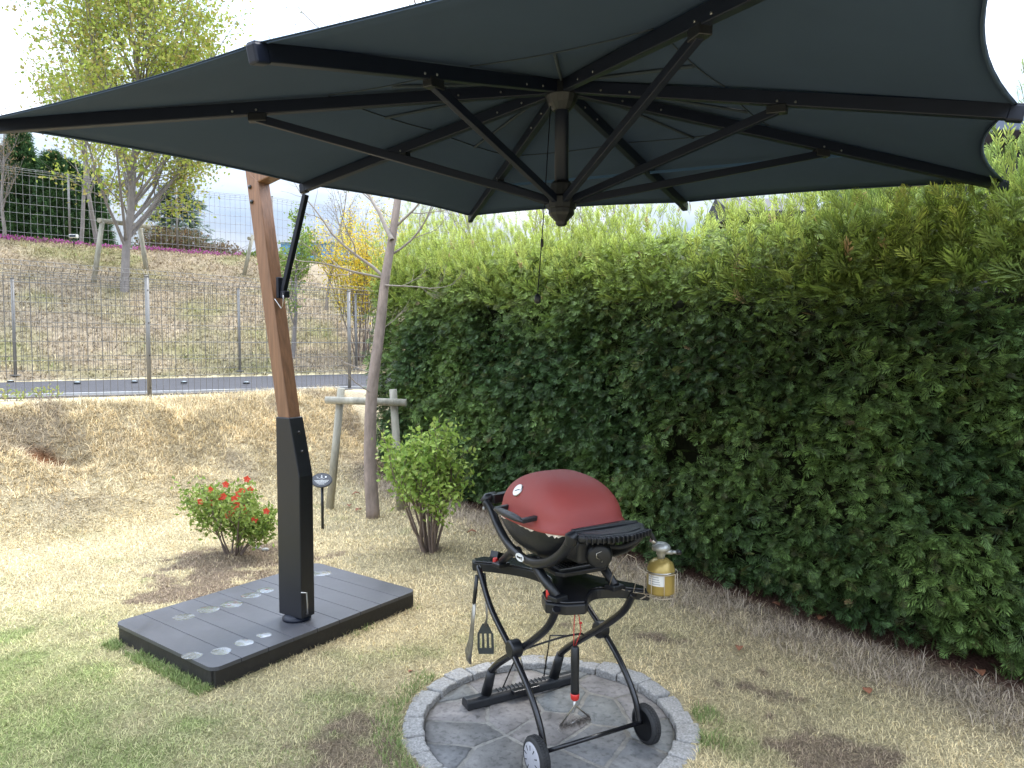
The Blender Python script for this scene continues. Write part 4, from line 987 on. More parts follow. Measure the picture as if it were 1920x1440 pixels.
# long tussock grass on the bank
N0 = 260000; tt_ = rng.uniform(-6, 5.5, N0); ss = rng.uniform(-.1, 2.15, N0)
xx = PN[0] + dN[0] * tt_ + nN[0] * ss; yy = PN[1] + dN[1] * tt_ + nN[1] * ss
k = infov(xx, yy) & keep_lawn(xx, yy) & (rng.random(N0) < np.clip(.25 + .9 * fbm(xx * 3.5, yy * 3.5, 91), 0, 1)) & (np.exp(-(((xx + 4.3) / .24) ** 2 + ((yy - 6.66) / .18) ** 2)) < .5); xx, yy = xx[k], yy[k]; n = len(xx)
g_ = blades('bank_grass', xx, yy, (.05 + .09 * rng.random(n)) * np.clip((2.1 - sdist(xx, yy, PN, nN)) / .9, .28, 1), .0024 + .0012 * rng.random(n), np.full(n, 1.0), bcol, '', cmul=1.0)
set_tag(g_, 'long rough golden dry grass lying on the bank below the mesh fence', 'grass', kind='stuff')
# hillside grass and litter
N0 = 150000; xx = rng.uniform(-17, 2, N0); yy = rng.uniform(10.5, 24, N0); sF_ = sdist(xx, yy, PF, nF)
k = infov(xx, yy, .05) & (sF_ < .25) & (sF_ > -9.5) & (sdist(xx, yy, PN, nN) < 0) & (sdist(xx, yy, HP, nH) > -4); xx, yy = xx[k], yy[k]; n = len(xx)
g_ = blades('hill_grass', xx, yy, .06 + .09 * rng.random(n), .006 + .005 * rng.random(n), np.full(n, 1.05), bcol, '', cmul=1.)
set_tag(g_, 'dry grass and leaf litter covering the hillside beyond the path', 'grass', kind='stuff')
# fringe of longer grass along hedge foot and the deck
N0 = 16000; t = rng.uniform(.2, 8.6, N0); o_ = rng.uniform(-.02, .42, N0) + .12 * rng.random(N0); xx = HP[0] + dH[0] * t + nH[0] * o_; yy = HP[1] + dH[1] * t + nH[1] * o_
k = (yy > 1.9) & (fbm(xx * 4, yy * 4, 95) > .42); xx, yy = xx[k], yy[k]; n = len(xx)
g_ = blades('hedge_foot_grass', xx, yy, .035 + .065 * rng.random(n), .0013 + .0006 * rng.random(n), np.full(n, .8), lambda x, y: np.tile(np.array([.52, .43, .33]), (len(x), 1)) * rng.uniform(.6, 1.3, (len(x), 1)), '')
set_tag(g_, 'longer pale dead grass along the foot of the hedge', 'grass', kind='stuff')
N0 = 9000; u_ = rng.uniform(-DLA / 2, DLA / 2, N0); v_ = -DLB / 2 + rng.uniform(-.05, .0, N0); sw_ = rng.random(N0) < .5
u2 = -DLA / 2 + rng.uniform(-.07, .0, N0); v2 = rng.uniform(-DLB / 2, DLB / 2, N0); uu = np.where(sw_, u_, u2); vv = np.where(sw_, v_, v2)
xx = DC[0] + dA[0] * uu + dB[0] * vv; yy = DC[1] + dA[1] * uu + dB[1] * vv; k = (rng.random(N0) < np.where(sw_, .08, .55)) & (fbm(xx * 6, yy * 6, 44) > np.where(sw_, .55, .4)); xx, yy = xx[k], yy[k]
a = np.concatenate([rng.uniform(2.5, 3.9, 1100), rng.normal(-.28, .05, 260), rng.normal(.02, .06, 260)]); r_ = RO + .01 + .10 * rng.random(1620) ** 2
xx = np.concatenate([xx, PC[0] + r_ * np.cos(a)]); yy = np.concatenate([yy, PC[1] + r_ * np.sin(a)]); n = len(xx)
g_ = blades('green_edge_grass', xx, yy, .02 + .035 * rng.random(n), .0014 + .0006 * rng.random(n), np.full(n, .6), lambda x, y: np.tile(np.array([.22, .28, .10]), (len(x), 1)) * rng.uniform(.6, 1.5, (len(x), 1)), '')
set_tag(g_, 'fresh green grass growing along the deck and the patio ring', 'grass', kind='stuff')

# --- staked bare tree beside the hedge
rg3 = np.random.default_rng(4)
tp = ground(700, 972)
bt_ = thing('bare_tree', 'slim leaning bare tree with budding twigs held by a log support beside the hedge', 'tree', tuple(tp))
def tpt(px, py, d): return ray(px, py, d)
trunk = [tp + np.array([0, 0, -.03]), tpt(694, 860, tp[1]), tpt(697, 740, tp[1] - .02), tpt(712, 620, tp[1] - .03), tpt(722, 525, tp[1] - .05), tpt(738, 430, tp[1] - .02), tpt(752, 330, tp[1]), tpt(775, 200, tp[1]), tpt(790, 90, tp[1] + .05)]
MB().tube(spline([Vector(p) for p in trunk], 5), list(np.linspace(.062, .018, 41)), 12).build('trunk', M_BARK, bt_)
segs = []; tps = []; cfg = dict(kids={3: 4, 2: 4, 1: 4, 0: 0}, ratio={3: .7, 2: .62, 1: .6}, spread={3: .7, 2: .75, 1: .7}, top=3, tap=.45, wob=.13, up=.05, rr=.5, rmin=.0022)
for (px, py, d, dx, dz, L_, dp, r0) in [(722, 522, -.05, -.7, .55, .75, 2, .016), (722, 522, -.05, -1, .15, .65, 2, .012), (730, 480, 0, .8, .4, .6, 2, .012), (738, 430, 0, .9, .55, .6, 2, .012), (735, 450, -.1, -.55, .9, .8, 2, .022), (722, 535, -.1, .9, -.05, .5, 2, .008), (752, 330, 0, -.7, .8, 1.1, 2, .016),
                                  (752, 330, 0, .6, .9, 1.0, 2, .014), (775, 200, 0, -.8, .8, 1.0, 2, .013), (790, 90, 0, -.3, 1, .9, 2, .012), (790, 90, 0, .4, 1, .9, 2, .012), (700, 740, -.05, -.9, .5, .5, 1, .006), (698, 700, -.05, -.8, .1, .4, 1, .005), (712, 620, 0, .8, .5, .3, 1, .005)]:
    grow(rg3, ray(px, py, tp[1] + d), (dx, rg3.normal() * .35, dz), L_, r0, dp, segs, tps, cfg)
branches_mesh(segs, 'branches', M_TWIGP, bt_)
bp_ = pts_on(tps, 3); bp_ = bp_[rng.random(len(bp_)) < .5]
leaves('buds', bp_, 1, .006, .018, [(.24, .20, .08), (.20, .14, .09), (.22, .25, .09)], bt_)['kind'] = 'stuff'
def log_support(pxl, pyl0, pyl1, pxr, pyr0, pyr1, bar, d, r_, label, grp, lean=0., d2=None, mt=None):
    p0 = ground(pxl[1], pyl1); dd = p0[1]; top = ray(pxl[0], pyl0, dd - .02)
    t = thing('tree_support', label, 'tree support', tuple(p0), 0, grp); mt = mt or M_LOG
    MB().tube([p0 - np.array([0, 0, .05]), top], [r_ * 1.1, r_], 12).build('post', mt, t)
    p1 = ground(pxr[1], pyr1) if pyr1 else None
    if p1 is not None:
        MB().tube([p1 - np.array([0, 0, .05]), ray(pxr[0], pyr0, p1[1])], [r_ * 1.1, r_], 12).build('post', mt, t)
        db = p1[1]
    else: db = dd
    MB().tube([ray(bar[0], bar[1], dd - r_ * 2.0), ray(bar[2], bar[3], db - r_ * 2.0)], r_, 12).build('crossbar', mt, t)
    return t
log_support((640, 617), 728, 955, (737, 752), 730, 958, (611, 750, 762, 755), 6.5, .035, 'weathered log frame of two posts and crossbar holding the bare tree by the hedge', 'log supports holding young trees')

# --- azalea with red flowers, green shrub
def shrub(name, label, base, hgt, rad, nst, lean, leafcols, size, flowers=None, seed=1, lo=.35, nper=9, spread=.035, skew=0.):
    g = np.random.default_rng(seed); t = thing(name, label, 'shrub', tuple(base)); segs = []; tp_ = []
    cfg = dict(kids={2: 4, 1: 4, 0: 0}, ratio={2: .55, 1: .55}, spread={2: .45, 1: .55}, top=2, tap=.5, wob=.12, up=.06, rr=.55, rmin=.0018, first=lo)
    for i in range(nst):
        a = i * 2.4 + g.random(); f = math.sqrt((i + .5) / nst); d = np.array([math.cos(a) * f * lean + skew, math.sin(a) * f * lean, 1.])
        p = base + np.array([math.cos(a), math.sin(a), 0]) * .05 * f + np.array([0, 0, -.02]); grow(g, p, d, hgt * (.62 - .08 * f) * g.uniform(.70, 1.18), .008 * hgt + .003, 2, segs, tp_, cfg)
    branches_mesh(segs, 'stems', M_TWIG, t, (3, 5, 7))
    P = pts_on(tp_, 3); leaves('leaves', P, nper, spread, size, leafcols, t, aspect=.9, up=.5)
    if flowers:
        zs = np.array([p[0][-1] for p in tp_]); cen = base + np.array([0, 0, hgt * .55])
        cnt = 0
        FVx = []
        for (px, py) in flowers:
            q = ray(px, py, base[1] - rad * .8 + .06 * g.random()); 
            m_b = MB()
            for j in range(5):
                a = j * 1.2566 + g.random() * .3; ax = Vector((math.cos(a), -.45, math.sin(a))); s_ = Vector((-math.sin(a), 0, math.cos(a)))
                c0 = Vector(q); w_ = .014; m_b.add([c0, c0 + ax * .015 + s_ * w_ * .85 + Vector((0, -.004, 0)), c0 + ax * .028 + Vector((0, .004, 0)), c0 + ax * .015 - s_ * w_ * .85], [(0, 1, 2), (0, 2, 3)])
            m_b.build('flower', MATS['azalea_red'], t)
    return t
mat('azalea_red', (.70, .085, .045), .6, transl=.25, var=.15, vscale=60)
ab = ground(440, 1040); 
shrub('azalea_shrub', 'low azalea bush with red flowers growing left of the black parasol post', ab, .62, .28, 11, .62, [(.22, .31, .06), (.27, .36, .08), (.17, .25, .05), (.32, .38, .10)], .036,
      flowers=[(377, 940), (397, 942), (415, 932), (420, 930), (455, 920), (448, 926), (464, 898), (470, 918), (424, 908), (440, 952), (434, 962), (458, 953), (462, 958), (428, 966), (478, 974), (440, 935), (395, 918), (500, 958), (445, 945)], seed=3, nper=7, spread=.03)
gb = ground(806, 1035)
shrub('green_shrub', 'taller many-stemmed shrub with fresh lime green leaves in front of the hedge', gb, 1.04, .34, 17, .36, [(.25, .36, .07), (.31, .42, .09), (.19, .30, .06), (.37, .46, .12)], .046, seed=6, lo=.6, nper=4, spread=.038, skew=-.10)

# --- oval sign on a stake
sg0 = ground(605, 993); sg = thing('garden_sign', 'small black oval sign with white symbols on a black stake behind the post', 'sign', tuple(sg0))
MB().tube([sg0 + np.array([0, 0, -.05]), sg0 + np.array([0, 0, .38])], .012, 10).build('stake', M_PLAS, sg)
spc = Vector(sg0 + np.array([0, -.01, .425])); nv = Vector((.15, -.80, .60)).normalized(); q = nv.to_track_quat('Z', 'Y').to_matrix(); rx = Vector((0, 0, 1)).cross(nv).normalized(); ry = nv.cross(rx)
pl = [(.088 * math.cos(2 * math.pi * k / 40), .068 * math.sin(2 * math.pi * k / 40)) for k in range(40)]
MB().prism(pl, spc, rx, ry, nv, .014).build('plate', M_PLAS, sg, bevel=.003)
MB().prism([(x * .88, y * .85) for x, y in pl], spc + nv * .0078, rx, ry, nv, .0012).build('plate_face', mat('sign_face', (.05, .052, .06), .5), sg)
mk = MB(); f0 = spc + nv * .0095
def dash(x, y, w_, h_): mk.prism([(x - w_ / 2, y - h_ / 2), (x + w_ / 2, y - h_ / 2), (x + w_ / 2, y + h_ / 2), (x - w_ / 2, y + h_ / 2)], f0, rx, ry, nv, .001)
mk.lathe([(.0075, 0), (.0075, .001)], f0 + rx * .034 + ry * .026, nv, 12); 
for (dx, dy, w_, h_) in [(-.040, .030, .002, .008), (-.034, .026, .010, .002), (-.030, .022, .002, .008), (-.036, .018, .008, .002)]: dash(dx, dy, w_, h_)
dash(0, .040, .007, .007); dash(0, .030, .011, .004); dash(0, .023, .016, .005)
for k in range(7): a = -1 + k / 3; dash(a * .022, .010 + .006 * a * a - .002, .006, .002)
rt = random.Random(2)
for row, (n_, y) in enumerate(((15, -.006), (13, -.017), (10, -.028), (6, -.039))):
    for k in range(n_): dash((k - n_ / 2 + .5) * .0078, y, .0055, rt.choice([.005, .006, .0045]))
mk.build('sign_lettering', M_WHITE, sg)

# --- fences
def mesh_fence(name, label, P0, d, t0, t1, zf, H_, posts, mwire, mpost, vsp=.075, hsp=.20, wr=.0030, fold=True, prad=.022, ph=None, base_plate=True, group=None):
    p = P0 + d * t0; t = thing(name, label, 'fence', (p[0], p[1], zf(t0)), 0, group)
    nrm_ = np.array([d[1], -d[0]]); bnds = [t0] + posts + [t1]; ph = ph or H_
    for a, b_ in zip(bnds[:-1], bnds[1:]):
        if b_ - a < .1: continue
        V = []; F = []
        def wire(A, B, r_):
            A = np.array(A); B = np.array(B); dd = unit(B - A); s1 = unit(np.cross(dd, [0, 0, 1.] if abs(dd[2]) < .9 else [d[0], d[1], 0])) * r_; s2 = np.cross(dd, s1); i = len(V)
            for E_ in (A, B):
                for k in range(3): an = k * 2.0944; V.append(E_ + s1 * math.cos(an) + s2 * math.sin(an))
            for k in range(3): F.append((i + k, i + (k + 1) % 3, i + 3 + (k + 1) % 3, i + 3 + k))
        tt_ = np.arange(a + .02, b_ - .01, vsp)
        def pt(t_, h, o_=.0): q = P0 + d * t_ + nrm_ * o_; return (q[0], q[1], zf(t_) + h)
        for t_ in tt_:
            if fold:
                wire(pt(t_, .06), pt(t_, H_ - .10), wr); wire(pt(t_, H_ - .10), pt(t_, H_ - .05, .05), wr); wire(pt(t_, H_ - .05, .05), pt(t_, H_), wr)
            else: wire(pt(t_, .06), pt(t_, H_), wr)
        hs_ = list(np.arange(.08, H_ - .12, hsp)) + [H_ - .10, H_]
        sg_ = max(1, int((b_ - a) / 1.0))
        for h in hs_:
            for k in range(sg_): q0 = a + (b_ - a) * k / sg_; q1 = a + (b_ - a) * (k + 1) / sg_; wire(pt(q0, h), pt(q1, h), wr * 1.25)
        if fold:
            for k in range(sg_): wire(pt(a + (b_ - a) * k / sg_, H_ - .05, .05), pt(a + (b_ - a) * (k + 1) / sg_, H_ - .05, .05), wr * 1.25)
        mb = MB(); mb.v = [tuple(map(float, v)) for v in V]; mb.f = F; mb.sm = [True] * len(F); mb.build('mesh_panel', mwire, t)
    for t_ in posts:
        q = P0 + d * t_ - nrm_ * 0 + nrm_ * .03; z0 = zf(t_); m = MB(); m.tube([(q[0], q[1], z0 - .05), (q[0], q[1], z0 + ph)], prad, 14); po = m.build('post', mpost, t)
        MB().lathe([(prad + .003, 0), (prad + .003, .012), (prad * .6, .02)], (q[0], q[1], z0 + ph), seg=14).build('post_cap', mpost, po)
        if base_plate:
            MB().box((q[0], q[1], z0 + .012), (.12, .12, .02)).build('base_plate', mpost, po)
        cm = MB()
        for h in np.linspace(.15, ph - .15, 4): cm.lathe([(.007, 0), (.007, .006)], (q[0] + nrm_[0] * prad, q[1] + nrm_[1] * prad, z0 + h), (nrm_[0], nrm_[1], 0), 8)
        cm.build('clamp_bolt', M_BOLT, po)
    return t
L2 = np.linalg.norm([1.83, 2.18])
def zN(t): return .925
mesh_fence('mesh_fence', 'nearest grey wire mesh fence standing along the top of the grass bank', PN, dN, -5.0, 9.0, zN, 1.50, [-2.75, 0., L2 - .02, 5.7, 8.5], M_FWIRE, M_FENCE, prad=.024, ph=1.42)
def zF(t): return 1.06 - .0 * t
mesh_fence('mesh_fence', 'middle wire mesh fence at the foot of the hill beyond the asphalt path', PF, dF, -5.5, 13.0, zF, 1.72, [-2.7, 0.0, 3.65, 6.1, 9.5], M_FWIRE, M_FENCE, prad=.026, ph=1.62, hsp=.25, vsp=.075, wr=.0040)
PU = PF - nF * 8.4
def zU(t): q = PU + dF * t; return H1(q[0], q[1]) - .03
mesh_fence('mesh_fence', 'topmost pale wire mesh fence along the crest of the hill before the conifers', PU, dF, -3, 17.0, zU, 2.0, [-1.5, 1.5, 4.2, 7., 9.6, 12.4, 15.], M_FWIRE2, M_FENCE, prad=.028, hsp=.25, vsp=.15, wr=.0048, base_plate=False)

# round studs along the path edge
for k, (px, py, lab) in enumerate([(20, 716, 'leftmost'), (145, 719, 'second from the left'), (252, 717, 'third from the left'), (345, 718, 'fourth from the left'), (462, 719, 'rightmost')]):
    d = 11.4; P = ray(px, py, 2.); 
    d = (CH - .975) * 1350 / (py - 650.); P = ray(px, py, d); t = thing('path_light', f'{lab} of the small round flush lights set at the path far edge', 'path light', (P[0], P[1], .968), 0, 'small round lights beside the path')
    MB().lathe([(.05, 0), (.05, .02), (.04, .03), (0, .032)], (P[0], P[1], .968), seg=20).build('housing', M_BOLT, t)
    MB().lathe([(.045, .0285), (.02, .036), (0, .037)], (P[0], P[1], .968), seg=20).build('lens', M_DIAL, t)

# --- hillside trees
def leafy_tree(name, label, base, H_, r0, cfgk, cols, size, nper, spread, seed, bark=M_BARKG, group=None, first=.28, L_=None, kp=3, lean=(0, 0, 1), aspect=1., up=.2, droop=0.):
    g = np.random.default_rng(seed); t = thing(name, label, 'tree', tuple(base), 0, group); segs = []; tp_ = []
    cfg = dict(kids={3: 12, 2: 6, 1: 5, 0: 0}, ratio={3: .42, 2: .5, 1: .5}, spread={3: .6, 2: .65, 1: .65}, top=3, tap=.35, wob=.07, up=.06, rr=.45, rmin=.004, first=first, n=6); cfg.update(cfgk)
    grow(g, base + np.array([0, 0, -.1]), lean, L_ or H_ * .72, r0, cfg['top'], segs, tp_, cfg)
    branches_mesh([s_ for s_ in segs if s_[2] == cfg['top']], 'trunk', bark, t, (12,) * 4)
    branches_mesh([s_ for s_ in segs if s_[2] < cfg['top']], 'branches', bark, t, (3, 4, 6, 8))
    if nper: leaves('crown', pts_on(tp_, kp), nper, spread, size, cols, t, aspect=aspect, up=up, droop=droop)
    return t
GL = [(.36, .43, .08), (.42, .48, .09), (.29, .37, .07), (.46, .46, .12), (.42, .35, .12)]
b1_ = ground(233, 545)
leafy_tree('young_tree', 'largest hillside tree with fresh yellow-green leaves, held by a log frame', b1_, 8.9, .10, dict(wob=.05, up=.02, spread={3: .62, 2: .7, 1: .75}, kids={3: 40, 2: 7, 1: 5, 0: 0}, ratio={3: .54, 2: .40, 1: .5}), GL, .10, 6, .15, 21, first=.13, lean=(.0, 0, 1))
log_support((192, 175), 415, 530, (262, 275), 425, 505, (185, 413, 280, 425), 16, .055, 'weathered grey log frame on the hillside holding the largest leafy tree', 'log supports holding young trees')
b2 = ray(185, 455, 20.4); b2[2] = H1(b2[0], b2[1])
leafy_tree('young_tree', 'slender hillside tree with pale green leaves just behind the largest one', b2, 7.0, .07, dict(kids={3: 12, 2: 5, 1: 4, 0: 0}), GL[:4], .10, 3, .13, 22, first=.3)
b2 = ray(150, 452, 20.8); b2[2] = H1(b2[0], b2[1])
leafy_tree('young_tree', 'thin-leaved tree at the crest in front of the conifers, left of the largest tree', b2, 6.6, .06, dict(kids={3: 10, 2: 5, 1: 3, 0: 0}), [(.33, .27, .10), (.30, .32, .08), (.36, .25, .12)], .085, 2, .12, 27, first=.35)
b2 = ray(8, 452, 18.8); b2[2] = H1(b2[0], b2[1])
leafy_tree('bare_tree', 'mostly bare twiggy tree at the left edge in front of the conifers', b2, 3.4, .05, dict(kids={3: 8, 2: 4, 1: 3, 0: 0}), [(.24, .18, .10)], .05, 1, .1, 23, first=.2)
b3_ = ray(545, 500, 15.5); b3_[2] = H1(b3_[0], b3_[1])
leafy_tree('young_tree', 'small hillside tree with bright green leaves seen just right of the wooden post', b3_, 2.95, .055, dict(kids={3: 9, 2: 4, 1: 4, 0: 0}, ratio={3: .45, 2: .5, 1: .5}), [(.20, .29, .06), (.25, .34, .08)], .075, 3, .09, 24, first=.35)
log_support((474, 457), 440, 515, (500, 505), 440, 505, (466, 447, 512, 449), 16, .05, 'grey log frame half hidden behind the wooden parasol post', 'log supports holding young trees')
# forsythia
fb_ = ray(678, 600, 16.2); fb_[2] = H1(fb_[0], fb_[1])
fp = thing('forsythia_bush', 'tall bright yellow flowering bush on the slope behind the bare tree', 'bush', tuple(fb_)); segs = []; tp_ = []; g = np.random.default_rng(31)
cfg = dict(kids={2: 5, 1: 5, 0: 0}, ratio={2: .45, 1: .5}, spread={2: .4, 1: .5}, top=2, tap=.4, wob=.07, up=.10, rr=.5, rmin=.004, first=.3)
for i in range(22):
    a = i * 2.4; f = math.sqrt((i + .5) / 22); grow(g, fb_ + np.array([math.cos(a), math.sin(a), 0]) * .15 * f, (math.cos(a) * f * .30, math.sin(a) * f * .30, 1), 2.25 * g.uniform(.7, 1.1), .012, 2, segs, tp_, cfg)
branches_mesh(segs, 'stems', M_TWIG, fp, (3, 4, 5)); leaves('blossom', pts_on(tp_, 4), 4, .09, .050, [(.78, .58, .04), (.72, .52, .04), (.85, .68, .08), (.40, .42, .08)], fp)
# conifers at the crest
def conifer(label, base, H_, rad, seed, cols, spreadtype=False, group='conifers along the crest of the hill', nf=2600, size=.34, name='conifer'):
    g = np.random.default_rng(seed); t = thing(name, label, 'conifer', tuple(base), 0, group)
    MB().tube([base - np.array([0, 0, .1]), base + np.array([0, 0, H_ * .95])], [.09, .015], 8).build('trunk', M_BARK, t)
    n = nf; f = g.random(n) ** (.85); z = f * H_; a = g.random(n) * 6.283
    if spreadtype:
        lay = np.floor(f * 9) / 9; z = (lay + .02 * g.normal(size=n) + .05) * H_; prof_ = rad * (1 - lay) ** .6 * (.75 + .35 * np.sin(a * 3 + lay * 40)); r_ = prof_ * g.random(n) ** .6; z = z + r_ * .05
        X = np.stack([np.cos(a), np.sin(a), np.full(n, .02)], 1) + g.normal(size=(n, 3)) * .3; Z = np.tile([0, 0, 1.], (n, 1)) + g.normal(size=(n, 3)) * .3
    else:
        prof_ = rad * np.clip((1 - f) ** .65 * 1.05, .03, 1) * (f > .02); r_ = prof_ * (.72 + .35 * fbm(a * 2.2, z * 2.5, seed)) * (1 - .4 * g.random(n) ** 2)
        X = np.stack([np.cos(a) * .7, np.sin(a) * .7, np.full(n, .75)], 1) + g.normal(size=(n, 3)) * .3; Z = rdir(n)
    P = np.stack([base[0] + np.cos(a) * r_, base[1] + np.sin(a) * r_, base[2] + z], 1)
    C = np.array(cols)[g.integers(0, len(cols), n)] * g.uniform(.6, 1.5, (n, 1)); V, T, CC = scatter(FV2 * np.array([1, 1.3, 1]), FT2, P, X, Z, size * g.uniform(.6, 1.3, n), C, fsh2)
    fast('crown', V, T, CC, M_FROND, t)
    if not spreadtype: MB().lathe([(rad * .5, .3), (rad * .62, H_ * .3), (rad * .4, H_ * .65), (.02, H_ * .92)], (base[0], base[1], base[2]), seg=12).build('inner_growth', M_CORE, t)
    return t
CC_ = [(.045, .095, .035), (.06, .12, .04), (.035, .075, .03)]
for k, (px, top, dd, rad, lab) in enumerate([(42, 255, 23.5, .75, 'tallest dark green conifer at the left of the row behind the top fence'), (-8, 285, 23, .8, 'dark conifer cut by the left picture edge behind the top fence'), (103, 298, 23.6, .62, 'narrow dark conifer right of the tallest one behind the top fence'), (140, 315, 24.2, .6, 'dark conifer behind the trunks of the leafy trees'), (172, 330, 24.0, .55, 'shortest upright conifer at the right end of the row')]):
    b_ = ray(px, 455, dd); b_[2] = H1(b_[0], b_[1]); tz_ = ray(px, top, dd)[2]; conifer(lab, b_, tz_ - b_[2], rad, 60 + k, CC_)
b_ = ray(335, 455, 26); b_[2] = H1(b_[0], b_[1]); conifer('loose spreading grey-green conifer with layered branches beside the leafy tree', b_, 3.0, 1.55, 71, [(.05, .10, .05), (.07, .12, .05)], True, nf=1500, size=.36)
# brown clipped shrub row
def low_row(name, label, px0, px1, d, h0, rad, cols, seed, size=.07, nn=5200, cat='shrub row', dens=None):
    a = ray(px0, 455, d); b_ = ray(px1, 455, d + (px1 - px0) / 160.); g = np.random.default_rng(seed); a[2] = H1(a[0], a[1]); b_[2] = H1(b_[0], b_[1]); t = thing(name, label, cat, tuple((a + b_) / 2))
    f = g.random(nn); q = g.normal(size=(nn, 3)); q = q / np.linalg.norm(q, axis=1, keepdims=True) * g.random((nn, 1)) ** .35; q[:, 2] = abs(q[:, 2]); hh = h0 * (.75 + .45 * fbm(f * 9, f * 0, seed))
    P = a + (b_ - a) * f[:, None] + q * np.stack([np.full(nn, rad), np.full(nn, rad), hh], 1); P[:, 2] += .02
    C = np.array(cols)[g.integers(0, len(cols), nn)] * g.uniform(.6, 1.4, (nn, 1)); V, T, CC = scatter(LT, LF, P, rdir(nn) + [0, 0, .6], rdir(nn), size * g.uniform(.6, 1.5, nn), C); fast('foliage', V, T, CC, M_LEAF, t)
    m = MB()
    for i in range(90):
        p = a + (b_ - a) * g.random() ; e = p + np.array([g.normal() * .3, g.normal() * .3, h0 * g.uniform(.6, 1.05)]); m.tube([p, (p + e) / 2 + g.normal(size=3) * .04, e], [.012, .009, .004], 3, cap=False)
    m.build('stems', M_TWIG, t); return t
low_row('shrub_row', 'low brownish twiggy shrubs along the crest behind the top fence', 272, 372, 22.6, 1.0, .5, [(.20, .12, .06), (.16, .13, .06), (.22, .17, .09), (.12, .12, .05)], 81)
low_row('shrub_row', 'sparser brown twiggy shrubs sloping down right of the denser row', 372, 440, 23.2, .62, .45, [(.22, .16, .09), (.18, .14, .09)], 82, nn=2200)
# pink flowers: ground cover
P0_ = []; n = 15000; px = rng.uniform(-60, 185, n) ; xx = []; 
t_ = rng.uniform(-4, 6.2, n); o_ = rng.uniform(.15, .7, n); q = PU + 0; xx = PU[0] + dF[0] * t_ + nF[0] * (o_ - .45); yy = PU[1] + dF[1] * t_ + nF[1] * (o_ - .45); k = fbm(xx * 1.5, yy * 1.5, 96) > .34; xx, yy = xx[k], yy[k]; n = len(xx)
P = np.stack([xx, yy, height(xx, yy) + .16 * rng.random(n)], 1); pk = rng.random((n, 1)); C = np.where(pk > .35, np.array([.52, .12, .38]), np.array([.17, .22, .06])) * rng.uniform(.7, 1.3, (n, 1))
V, T, CC = scatter(LT, LF, P, rdir(n), rdir(n) + [0, 0, 1], np.full(n, .06), C); o = fast('pink_ground_cover', V, T, CC, M_LEAF); set_tag(o, 'carpet of pink flowers along the crest under the top fence', 'flowers', kind='stuff')
t_ = rng.uniform(6., 16, 6000); o_ = rng.uniform(-.1, .9, 6000); xx = PU[0] + dF[0] * t_ + nF[0] * (o_ - .3); yy = PU[1] + dF[1] * t_ + nF[1] * (o_ - .3); n = 6000
P = np.stack([xx, yy, height(xx, yy) + .14 * rng.random(n)], 1); C = np.tile([.16, .22, .06], (n, 1)) * rng.uniform(.7, 1.4, (n, 1)); V, T, CC = scatter(LT, LF, P, rdir(n) + [0, 0, 1], rdir(n), np.full(n, .09), C)
o = fast('green_ground_cover', V, T, CC, M_LEAF); set_tag(o, 'low green plants along the crest under the top fence', 'plants', kind='stuff')
# spotlight on the crest
sp0 = ray(138, 440, 18.9); zz = H1(sp0[0], sp0[1]); s_ = thing('garden_spotlight', 'small white box spotlight on a stake among the pink flowers', 'spotlight', (sp0[0], sp0[1], zz))
MB().tube([(sp0[0], sp0[1], zz), (sp0[0], sp0[1], zz + .24)], .015, 8).build('stake', M_BOLT, s_); MB().box((sp0[0], sp0[1], zz + .28), (.20, .10, .09)).build('housing', M_WHITE, s_, bevel=.01)
MB().box((sp0[0], sp0[1] - .054, zz + .28), (.16, .01, .06)).build('lens', M_GLASS, s_)
# bare trees above the hedge, far right of the forsythia
for k, (px, d, h_, lab) in enumerate([(610, 19, 4.6, 'bare slender tree behind the forsythia on the hill'), (890, 15, 4.3, 'bare tree left of the parasol hub, behind the hedge'), (945, 17, 4.9, 'bare tall tree just left of the hanging cord, behind the hedge'), (985, 14, 4.1, 'bare tree directly behind the hanging cord, behind the hedge'), (1035, 18, 5.2, 'bare tree right below the parasol hub, behind the hedge'), (1110, 15, 4.2, 'bare tree right of the parasol hub, behind the hedge'), (1215, 17, 4.8, 'rightmost bare tree behind the hedge')]):
    b_ = ray(px, 500, d); b_[2] = H1(b_[0], b_[1]); hh = h_ if b_[2] < 1.5 else h_ - 1.8
    leafy_tree('bare_tree', lab, b_, hh + 1.0, .05, dict(kids={3: 12, 2: 5, 1: 3, 0: 0}, ratio={3: .33, 2: .5, 1: .5}), [(.26, .28, .09), (.30, .22, .12)], .05, 1, .06, 90 + k, first=.25, kp=1, bark=M_TWIGP, group='bare trees behind the hedge' if k else None)
# distant building glimpsed beyond the hill, and poles
bb_ = ray(575, 470, 45); z0 = H1(bb_[0], bb_[1]); bl2 = thing('distant_shed', 'small blue and pale shed glimpsed beyond the hill right of the wooden post', 'shed', (bb_[0], bb_[1], z0))
zt_ = ray(575, 455, 45)[2]; w_ = 1.6
MB().box((bb_[0], bb_[1] + 2, (z0 + zt_) / 2), (w_ * 2, 4, zt_ - z0)).build('wall', M_BLUEW, bl2); MB().prism([(-w_ - .2, 0), (w_ + .2, 0), (w_ * .2, .5), (-w_ * .2, .5)], (bb_[0], bb_[1] + 2, zt_), (1, 0, 0), (0, 0, 1), (0, 1, 0), 4.4).build('roof', M_PALEW, bl2)
MB().box((bb_[0] + .5, bb_[1] - .01, zt_ - .5), (.8, .05, .5)).build('window', M_GLASS, bl2)

